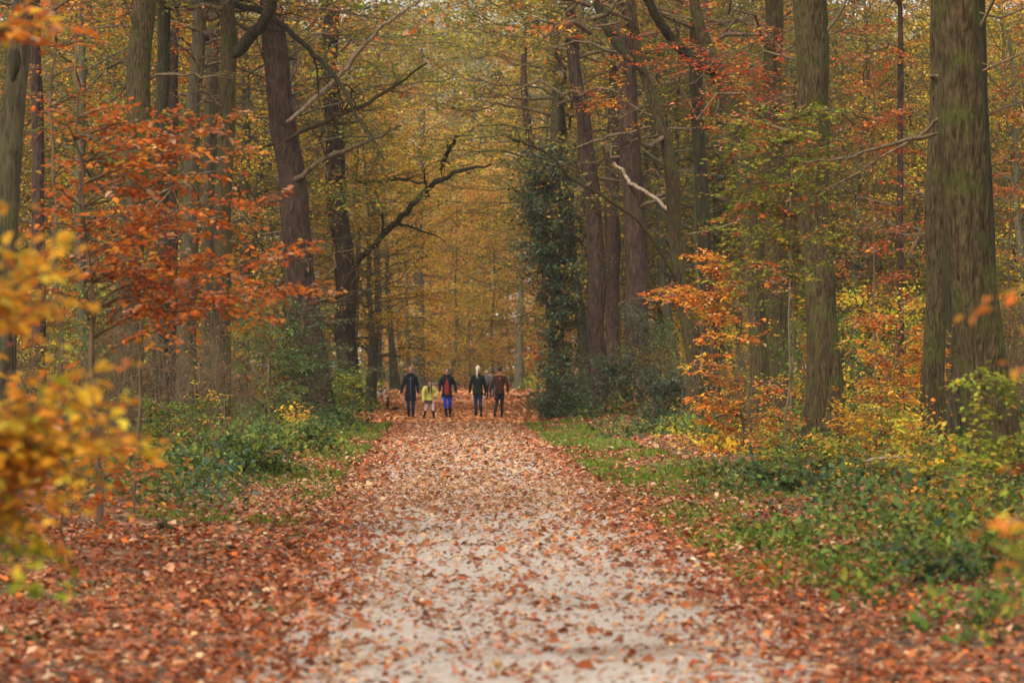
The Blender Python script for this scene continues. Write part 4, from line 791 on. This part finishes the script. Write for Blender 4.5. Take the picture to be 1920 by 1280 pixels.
tl += [(a, b_, 'lime') for a, b_ in [(20, 1060), (70, 1100), (100, 1040), (130, 1090), (50, 1130), (10, 1090), (60, 1010), (120, 1130), (60, 1050), (110, 1080), (150, 1100), (30, 1020), (30, 1110), (90, 1120)]]
tl = tl + [(a + q.uniform(-30, 25), b_ + q.uniform(-45, 45), c_) for a, b_, c_ in tl[:34]]
near_sapling('out of focus yellow and orange beech sapling closest at the left edge', 11.2, -130, [(-120, 900), (-90, 600), (-60, 400), (-40, 300)], tl, 'gold', ('yellow', .4), 401, 290, leaf=.058, sp=.085, sl=.32)
near_sapling('out of focus orange red leaves closest at the right edge', 10.5, 2060, [(2050, 1000), (2040, 800), (2020, 600), (2000, 450)],
             [(1840, 575, 'orange'), (1890, 540, 'gold'), (1890, 700, 'orange'), (1900, 880, 'rust'), (1830, 1000, 'orange'), (1870, 990, 'gold'), (1860, 1040, 'yelgreen'), (1900, 1060, 'orange'), (1880, 1110, 'yelgreen'), (1910, 930, 'rust'), (1850, 1150, 'yelgreen')], 'orange', None, 402, 110, leaf=.05)
near_sapling('spray of orange leaves hanging in the upper left corner', 14, -60, [(-60, 700), (-40, 300), (-20, 60), (0, -60)],
             [(80, 10, 'orange'), (60, 40, 'gold'), (110, 60, 'orange'), (150, 65, 'orange'), (50, 20, 'gold'), (90, 90, 'rust')], 'orange', None, 403, 60)

# ------------------------------------------------------------------ logs, posts, stump, sign
def rod(name, label, cat, pts, radii, bark, sides=10, kids=0, seed=1):
    g = Geo(np.random.default_rng(seed)); P = np.array(pts, float); s = np.linspace(0, len(P) - 1, len(P) * 4)
    Q = np.stack([np.interp(s, np.arange(len(P)), P[:, k]) for k in range(3)], 1); r_ = np.interp(s, np.arange(len(P)), radii)
    for _ in range(2): Q[1:-1] = (Q[:-2] + 2 * Q[1:-1] + Q[2:]) / 4
    r_[0] *= .2; r_[-1] *= .2; Q[1:-1] += g.rng.normal(0, .006, (len(Q) - 2, 3))
    poly_branch(g, Q, r_, 1 if kids else 0, kids, sides); V, F = g.tube_arrays(); o0 = Q[0]
    o = mesh_obj(name, raw_mesh(name, V - o0, F, BARK[bark])); o.location = o0; return tag(o, label, cat)
def gp(x, y, dz=0.0, Yd=None):
    Yd = Yd or CAMZ * FPX / (y - HOR); X_ = px(x, Yd); return (X_, Yd, float(ground_z(X_, Yd)) + dz)
rod('fallen_branch', 'pale fallen branch lying in the undergrowth on the right', 'branch', [gp(1620, 0, .42, 33), gp(1670, 0, .44, 33.1), gp(1712, 0, .40, 33.3)], [.02, .018, .012], 'pale', kids=3, seed=2)
rod('fallen_branch', 'dark crooked branch on leaf litter beside the left verge', 'branch', [gp(488, 0, .05, 48), gp(505, 0, .2, 48), gp(530, 0, .24, 47.6), gp(545, 0, .1, 47.3)], [.035, .035, .03, .02], 'dark', kids=4, seed=3)
rod('fallen_branch', 'small root snag poking up above the left litter bank', 'branch', [gp(290, 0, .0, 29), gp(305, 0, .1, 29), gp(330, 0, .02, 28.8)], [.03, .03, .02], 'dark', kids=2, seed=4)
def post(label, x, ytop, ybase, w, name='wooden_post', bark='pale'):
    Yd = CAMZ * FPX / (ybase - HOR); p0 = np.array(gp(x, ybase)); h = (ybase - ytop) / FPX * Yd; R = w / 2 / FPX * Yd
    P = np.array([[0, 0, -.1], [0, 0, h * .5], [.01, 0, h - .02], [.01, 0, h], [.01, 0, h + .003]]); V, F = tube_geo(P[None], np.array([[R, R, R * .97, R * .8, .002]]), 10)
    o = mesh_obj(name, raw_mesh(name, V, F, BARK[bark], smooth_=False)); o.location = p0; return tag(o, label, 'post')
post('short wooden post at the left path edge behind the woman in the parka', 727, 745, 772, 6, bark='grey')
post('short wooden post at the right path edge before the holly', 990, 742, 776, 7, bark='twig')
o = post('low dark tree stump on the leaves left of the woman in the parka', 742, 763, 772, 14, 'tree_stump', 'dark'); o['category'] = 'stump'
M_RED = plain('red_paint', (.42, .05, .025), .5)
so = empty('red_sign', gp(1010, 0, 0, 150), 'small plain red sign on a post left of the ivy wrapped trunk', 'sign')
V, F = tube_geo(np.array([[[0, 0, -.1], [0, 0, 1.9]]]), np.array([[.035, .035]]), 8); mesh_obj('post', raw_mesh('post', V, F, BARK['grey']), so)
def box_mesh(name, c, s, mat):
    x, y, z = [v / 2 for v in s]; V = np.array([[i, j, k] for i in (-x, x) for j in (-y, y) for k in (-z, z)]) + c
    return raw_mesh(name, V, np.array([[0, 1, 3, 2], [4, 6, 7, 5], [0, 4, 5, 1], [2, 3, 7, 6], [0, 2, 6, 4], [1, 5, 7, 3]]), mat, smooth_=False)
mesh_obj('sign_board', box_mesh('sign_board', np.array([0, -.05, 2.0]), (.46, .03, .56), M_RED), so)

# ================================================================== PEOPLE
class Flesh:
    """tapered rounded limbs and ellipsoids fused by a voxel remesh into one surface"""
    def __init__(s): s.V = []; s.F = []; s.n = 0
    def add(s, V, F): s.V.append(V); s.F.append(F + s.n); s.n += len(V)
    def limb(s, pts, rad, squash=1.0, sides=14):
        P = np.array(pts, float); R = np.array(rad, float); d0 = norm(P[0] - P[1]); d1 = norm(P[-1] - P[-2])
        P2 = [P[0] + d0 * R[0] * .98, P[0] + d0 * R[0] * .7] + list(P) + [P[-1] + d1 * R[-1] * .7, P[-1] + d1 * R[-1] * .98]
        R2 = [R[0] * .1, R[0] * .7] + list(R) + [R[-1] * .7, R[-1] * .1]
        V, F = tube_geo(np.array(P2)[None], np.array(R2)[None], sides); n = len(V)
        c = np.array([P2[0], P2[-1]]); V = np.vstack([V, c])
        caps = [[n, (j + 1) % sides, j, n] for j in range(sides)]
        b = n - sides; caps += [[n + 1, b + j, b + (j + 1) % sides, n + 1] for j in range(sides)]
        s.add(V, np.vstack([F, caps]))
    def loft(s, rings, sides=20):            # (cx, cy, z, rx, ry)
        rings = [(rings[0][0], rings[0][1], rings[0][2], .01, .01)] + list(rings) + [(rings[-1][0], rings[-1][1], rings[-1][2] + .005, .01, .01)]
        th = np.arange(sides) / sides * 2 * pi
        V = np.array([[cx + rx * math.cos(t), cy + ry * math.sin(t), z] for cx, cy, z, rx, ry in rings for t in th])
        F = np.array([[i * sides + j, i * sides + (j + 1) % sides, (i + 1) * sides + (j + 1) % sides, (i + 1) * sides + j] for i in range(len(rings) - 1) for j in range(sides)]); s.add(V, F)
    def ball(s, c, r, n=12):
        c = np.array(c, float); a = np.linspace(-pi / 2, pi / 2, n); r = np.ones(3) * r
        th = np.arange(16) / 16 * 2 * pi
        V = np.array([[c[0] + r[0] * math.cos(e) * math.cos(t), c[1] + r[1] * math.cos(e) * math.sin(t), c[2] + r[2] * math.sin(e)] for e in a for t in th])
        F = np.array([[i * 16 + j, i * 16 + (j + 1) % 16, (i + 1) * 16 + (j + 1) % 16, (i + 1) * 16 + j] for i in range(n - 1) for j in range(16)]); s.add(V, F)
    def build(s, name, mat, parent, vox=.018, fingers=None):
        tmp = bpy.data.meshes.new('tmp'); V = np.vstack(s.V); F = np.vstack(s.F)
        faces = [tuple(dict.fromkeys(map(int, f))) for f in F]; tmp.from_pydata([tuple(v) for v in V], [], faces)
        o = bpy.data.objects.new('tmp', tmp); S.collection.objects.link(o)
        m = o.modifiers.new('r', 'REMESH'); m.mode = 'VOXEL'; m.voxel_size = vox; m.use_smooth_shade = True
        m = o.modifiers.new('s', 'SMOOTH'); m.iterations = 3; m.factor = .5
        dg = bpy.context.evaluated_depsgraph_get(); me = bpy.data.meshes.new_from_object(o.evaluated_get(dg)); bpy.data.objects.remove(o)
        me.name = name
        if fingers:
            nv = len(me.vertices); co = np.zeros(nv * 3, np.float32); me.vertices.foreach_get('co', co); co = co.reshape(-1, 3)
            fc = [tuple(p.vertices) for p in me.polygons]; fv, ff = fingers
            me2 = bpy.data.meshes.new(name); me2.from_pydata([tuple(v) for v in co] + [tuple(v) for v in fv], [], fc + [tuple(int(k) + nv for k in f) for f in ff]); me = me2
            for p in me.polygons: p.use_smooth = True
        me.materials.clear(); me.materials.append(mat); NTRI[0] += len(me.polygons) * 2
        return mesh_obj(name, me, parent)
CL = {k: plain('cloth_' + k, c, .8, .15, .18, 25) for k, c in {'navy': (.007, .009, .018), 'green': (.007, .014, .010), 'maroon': (.055, .018, .014), 'lime': (.60, .58, .13), 'red': (.26, .025, .02),
      'jeans': (.016, .036, .085), 'blue': (.01, .05, .42), 'black': (.012, .013, .016), 'pink': (.62, .42, .44), 'brown': (.09, .06, .045), 'tan': (.42, .17, .06), 'grey': (.16, .17, .19), 'bluej': (.05, .10, .19)}.items()}
SKIN = plain('skin', (.38, .19, .13), .5, .3, .08); HAIR = {k: plain('hair_' + k, c, .5, .4, .3, 60) for k, c in {'auburn': (.20, .07, .03), 'brown': (.07, .035, .02), 'blonde': (.68, .58, .40), 'dark': (.03, .018, .015)}.items()}
EYE = plain('eye', (.02, .02, .02), .2)
def person(label, x, ybase, Yd, h, facing, arms, legs, top, hem, cloth, legcloth, boots, hair, lean=(0, 0), head_tilt=0, opts=(), shoulder=.17, hairlen=0):
    """local frame faces -Y; arms: {side: (elbow, hand)} ; legs: {side: (knee, ankle)}"""
    X_ = px(x, Yd); root = empty('person', (X_, Yd, surf_z(np.array(X_), np.array(Yd)).item()), label, 'person'); root.rotation_euler = (0, 0, facing); k = h / 1.72; root.scale = (k * .91, k * .95, k)
    lx, ly = lean
    def tor(z): t = np.clip((z - .92) / .5, 0, 1.6); return np.array([lx * t, ly * t])     # torso lean grows with height
    def tp(x_, y_, z): a = tor(z); zz = z - abs(ly) * .55 * max(0, (z - .92)) / .5; return np.array([x_ + a[0], y_ + a[1], zz])
    B = Flesh(); nk = tp(0, 0, 1.46); hd = tp(0, -.01, 1.6); hd[1] -= head_tilt * .09; hd[2] -= abs(head_tilt) * .035
    B.limb([tp(0, 0, .95), tp(0, 0, 1.12), tp(0, 0, 1.32)], [.115, .10, .125]); B.limb([tp(-.12, 0, 1.34), tp(.12, 0, 1.34)], [.05, .05]); B.limb([tp(0, 0, 1.38), nk, hd], [.06, .052, .06])
    B.ball(hd + [0, 0, .01], [.076, .092, .108]); B.ball(hd + [0, -.05, -.06], [.05, .045, .05]); B.ball(hd + [0, -.095, -.01], [.014, .022, .02])
    for s in (-1, 1): B.ball(hd + [s * .078, .005, 0], [.012, .02, .03])
    fv, ff, fn = [], [], 0
    C = Flesh(); w = 1.0
    for s, (el_, ha_) in arms.items():
        sh = tp(s * shoulder, 0, 1.355); el_ = np.array(el_, float); ha_ = np.array(ha_, float); wr_ = ha_
        B.limb([sh + [0, 0, -.02], el_, wr_], [.042, .036, .028]); d = norm(wr_ - el_); palm = wr_ + d * .05; B.limb([wr_, palm + d * .03], [.026, .034])
        C.limb([sh, (sh + el_) / 2, el_, el_ + (wr_ - el_) * .9], [v_ * (1.3 if 'skirt' in opts else 1) for v_ in (.070, .066, .058, .046)])
        a = norm(np.cross(d, [1, .3, 0])); 
        for f_, (o_, l_) in enumerate([(-.027, .062), (-.009, .074), (.009, .07), (.026, .055)]):
            q0 = palm + a * o_ + d * .02; q1 = q0 + d * l_ * .6 + np.array([0, -.006, 0]); q2 = q1 + norm(d + np.array([-s * .35, -.3, 0])) * l_ * .5
            V, F = tube_geo(np.array([q0, q1, q2])[None], np.array([[.0095, .0085, .006]]), 6); fv += list(V); ff += [f + fn for f in F]; fn += len(V)
        q0 = palm - d * .03 - a * .02; V, F = tube_geo(np.array([q0, q0 + norm(d * .6 - a + np.array([0, -.4, 0])) * .035, q0 + norm(d * 1.2 - a * .6 + np.array([0, -.4, 0])) * .065])[None], np.array([[.012, .0105, .008]]), 6); fv += list(V); ff += [f + fn for f in F]; fn += len(V)
    Tr = Flesh(); Bo = Flesh()
    Tr.limb([[-.06, 0, .93], [.06, 0, .93]], [.115, .115])
    for s, (kn, an) in legs.items():
        hp = np.array([s * .085, 0, .88]); kn = np.array(kn, float); an = np.array(an, float); B.limb([hp, kn, an], [.08, .055, .035])
        Tr.limb([hp, (hp + kn) / 2, kn, kn + (an - kn) * .85], [.098, .083, .064, .048])
        toe = an + np.array([0, -.15, -.035 if an[2] < .13 else -.12]); Bo.limb([kn + (an - kn) * .35, kn + (an - kn) * .65, an], [.058, .054, .046]); Bo.limb([an + [0, .03, -.035], an + (toe - an) * .55 + [0, 0, -.015], toe], [.042, .045, .036])
        B.limb([an, toe], [.03, .025])
    B.build('body', SKIN, root, .0165, (fv, ff)); Tr.build('trousers', CL[legcloth], root, .018); Bo.build('boots', CL[boots], root, .014)
    fl_ = 1.28 if hem < .8 else 1.0
    rings = [(*tor(hem), tp(0, 0, hem)[2], .165 * fl_, .125 * fl_), (*tor(.85), tp(0, 0, .85)[2], .168 * (fl_ * .5 + .5), .125), (*tor(1.05), tp(0, 0, 1.05)[2], .155, .115), (*tor(1.22), tp(0, 0, 1.22)[2], .18, .125), (*tor(1.33), tp(0, 0, 1.33)[2], .19, .12), (*tor(1.40), tp(0, 0, 1.40)[2], .135, .09), (*tor(1.46), tp(0, 0, 1.46)[2], .075, .07)]
    rings = [r_ for i, r_ in enumerate(rings) if i == 0 or r_[2] > rings[0][2] + .03]
    if 'skirt' in opts: rings = [(a_, b_, c_, d_ * 1.14, e_ * 1.15) for a_, b_, c_, d_, e_ in rings]
    C.loft(rings); C.build(top, CL[cloth], root, .018)
    Hh = Flesh(); Hh.ball(hd + [0, .022, .035], [.092, .098, .098])
    if hairlen: Hh.limb([hd + [0, .07, .02], hd + [0, .10, -.10], hd + [0, .10, -.10 - hairlen]], [.06, .055, .03])
    if 'sidehair' in opts:
        for s in (-1, 1): Hh.limb([hd + [s * .07, -.02, .02], hd + [s * .078, -.05, -.10]] + ([hd + [s * .06, -.10, -.36]] if 'skirt' in opts else []), [.035, .035, .022][:3 if 'skirt' in opts else 2])
    if 'tail' in opts: Hh.limb([hd + [0, .10, .06], hd + [.02, .15, .0], hd + [.03, .14, -.14], hd + [.035, .12, -.26]], [.035, .045, .04, .018])
    if 'bun' in opts: Hh.ball(hd + [.0, .06, .12], [.055, .055, .055])
    ho = Hh.build('hair', HAIR[hair], root, .014)
    if 'cap' in opts:
        K_ = Flesh(); K_.ball(hd + [0, .01, .055], [.094, .10, .075]); K_.limb([hd + [0, -.07, .05], hd + [0, -.13, .04]], [.03, .012]); K_.build('cap', CL['brown'], root, .014)
    E = Flesh()
    for s in (-1, 1):
        V, F = [], []
        E.ball(hd + [s * .03, -.084, .015], [.011, .008, .008])
    mesh_obj('eyes', raw_mesh('eyes', np.vstack(E.V), np.vstack(E.F), EYE), root)
    if 'collar' in opts or 'tancollar' in opts:
        K_ = Flesh(); c_ = tp(0, .01, 1.44)
        for a_ in np.linspace(0, 2 * pi, 11): K_.ball(c_ + [.10 * math.cos(a_) * (1.7 if 'tancollar' in opts else 1), .085 * math.sin(a_), (.0 if 'tancollar' in opts else .02) - (.02 * abs(math.cos(a_)))], [.045, .042, .04])
        K_.build('collar', CL['tan' if 'tancollar' in opts else 'navy'], root, .014)
    if 'sweater' in opts:
        K_ = Flesh(); K_.loft([(0 + lx * .1, -.07, .80, .10, .09), (0, -.065, 1.1, .10, .085), (lx * .8, -.06, 1.3, .09, .088), (lx, -.045, 1.42, .06, .065)]); K_.build('sweater', CL['red'], root, .014)
    if 'skirt' in opts:
        K_ = Flesh(); K_.loft([(0, 0, .62, .21, .18), (0, 0, .76, .19, .155), (0, 0, .98, .13, .115)]); K_.build('skirt', CL['brown'], root, .018)
    if 'zip' in opts:
        K_ = Flesh(); mesh_obj('zip', box_mesh('zip', np.array([0, -.128, 1.05]), (.012, .01, .6), CL['grey']), root)
    return root
def A_(lx, rx): return {-1: lx, 1: rx}
person('woman in a long dark navy parka and jeans, reddish hair, walking towards us', 770, 786, 93, 1.75, 0, A_(((-.27, -.02, 1.10), (-.34, -.06, .84)), ((.25, .03, 1.10), (.27, -.02, .84))), A_(((-.08, -.06, .50), (-.06, .02, .10)), ((.09, .02, .50), (.08, .06, .10))),
       'parka', .60, 'navy', 'jeans', 'black', 'auburn', opts=('collar', 'zip', 'sidehair'), hairlen=.1)
person('child in a lime yellow sweater bending over, with pale leggings and black boots', 804, 788, 92, 1.42, .25, A_(((-.29, -.18, 1.04), (-.27, -.20, .74)), ((.31, -.20, 1.06), (.17, -.32, .92))), A_(((-.12, -.06, .50), (-.20, .04, .10)), ((.17, -.08, .50), (.20, -.08, .10))),
       'sweater', .76, 'lime', 'pink', 'black', 'brown', lean=(-.05, -.24), head_tilt=1, opts=('sidehair', 'skirt'), hairlen=.18)
person('woman in an open navy coat over a red sweater, with bright blue trousers', 838, 786, 93.4, 1.71, 0, A_(((-.25, .03, 1.12), (-.26, -.06, .90)), ((.30, .04, 1.10), (.34, -.02, .85))), A_(((-.06, -.10, .50), (-.01, -.06, .10)), ((.12, .02, .51), (.11, .20, .16))),
       'coat', .72, 'navy', 'blue', 'black', 'brown', head_tilt=.6, opts=('collar', 'sweater'), lean=(0, -.03), hairlen=.08)
person('woman seen from behind in a dark green jacket, with blonde ponytail and jeans', 896, 785, 94, 1.74, pi, A_(((-.26, -.02, 1.10), (-.30, -.10, .86)), ((.27, .02, 1.10), (.30, -.04, .84))), A_(((-.09, .02, .51), (-.12, .22, .17)), ((.08, -.08, .50), (.06, -.04, .10))),
       'jacket', .78, 'green', 'jeans', 'black', 'blonde', opts=('tail',), hairlen=0)
person('man seen from behind in a dark maroon jacket with tan shoulders and a brown cap', 937, 785, 93.6, 1.72, pi, A_(((-.28, .0, 1.12), (-.30, -.12, .88)), ((.30, .0, 1.10), (.36, -.06, .86))), A_(((-.08, -.08, .50), (-.07, -.02, .10)), ((.10, .0, .52), (.18, .26, .20))),
       'jacket', .82, 'maroon', 'black', 'black', 'dark', opts=('cap', 'tancollar'), shoulder=.18)
person('distant walker in a grey top and blue jeans, seen between the couple', 923, 748, 150, 1.52, pi, A_(((-.24, 0, 1.12), (-.25, -.06, .88)), ((.24, 0, 1.12), (.25, -.06, .88))), A_(((-.08, -.06, .50), (-.08, -.02, .10)), ((.08, .04, .5), (.08, .14, .13))), 'jacket', .84, 'grey', 'bluej', 'black', 'brown')
person('distant walker in black trousers, half hidden by the woman with the ponytail', 912, 748, 148, 1.52, pi, A_(((-.24, 0, 1.12), (-.25, -.06, .88)), ((.24, 0, 1.12), (.25, -.06, .88))), A_(((-.08, -.06, .50), (-.08, -.02, .10)), ((.08, .04, .5), (.08, .14, .13))), 'jacket', .84, 'grey', 'black', 'black', 'blonde')
# dog
dg_ = empty('dog', gp(716, 0, 0.0, 150), 'small black and white dog standing among low growth left of the walkers', 'dog'); dg_.rotation_euler = (0, 0, -.5); dg_.scale = (.68, .68, .68)
MW = plain('white_fur', (.75, .72, .68), .8); MB = plain('black_fur', (.02, .02, .025), .8)
K_ = Flesh(); K_.limb([[-.28, 0, .52], [0, 0, .50], [.22, 0, .54]], [.11, .115, .14]); K_.limb([[.24, 0, .58], [.36, 0, .74]], [.09, .075]); K_.limb([[.38, 0, .78], [.54, 0, .74]], [.085, .038]); K_.limb([[-.36, 0, .56], [-.52, 0, .50], [-.62, 0, .58]], [.04, .035, .02])
for y_ in (-.075, .075):
    K_.limb([[.22, y_, .46], [.23, y_, .25], [.22, y_, .03], [.26, y_, .03]], [.06, .036, .026, .026]); K_.limb([[-.28, y_, .48], [-.20, y_, .32], [-.36, y_, .20], [-.33, y_, .03], [-.29, y_, .03]], [.085, .055, .03, .026, .026])
K_.build('body', MW, dg_, .016)
K_ = Flesh(); K_.limb([[-.24, 0, .56], [0, 0, .56], [.16, 0, .58]], [.125, .13, .15]); K_.limb([[.36, 0, .79], [.42, 0, .79]], [.095, .08]); K_.build('saddle_patch', MB, dg_, .016)
for y_ in (-.055, .055):
    K_ = Flesh(); K_.limb([[.36, y_, .84], [.34, y_ * 1.5, .90]], [.032, .012]); K_.build('ear', MB, dg_, .01)
print('TRIS', NTRI[0], 'OBJS', len(S.objects))
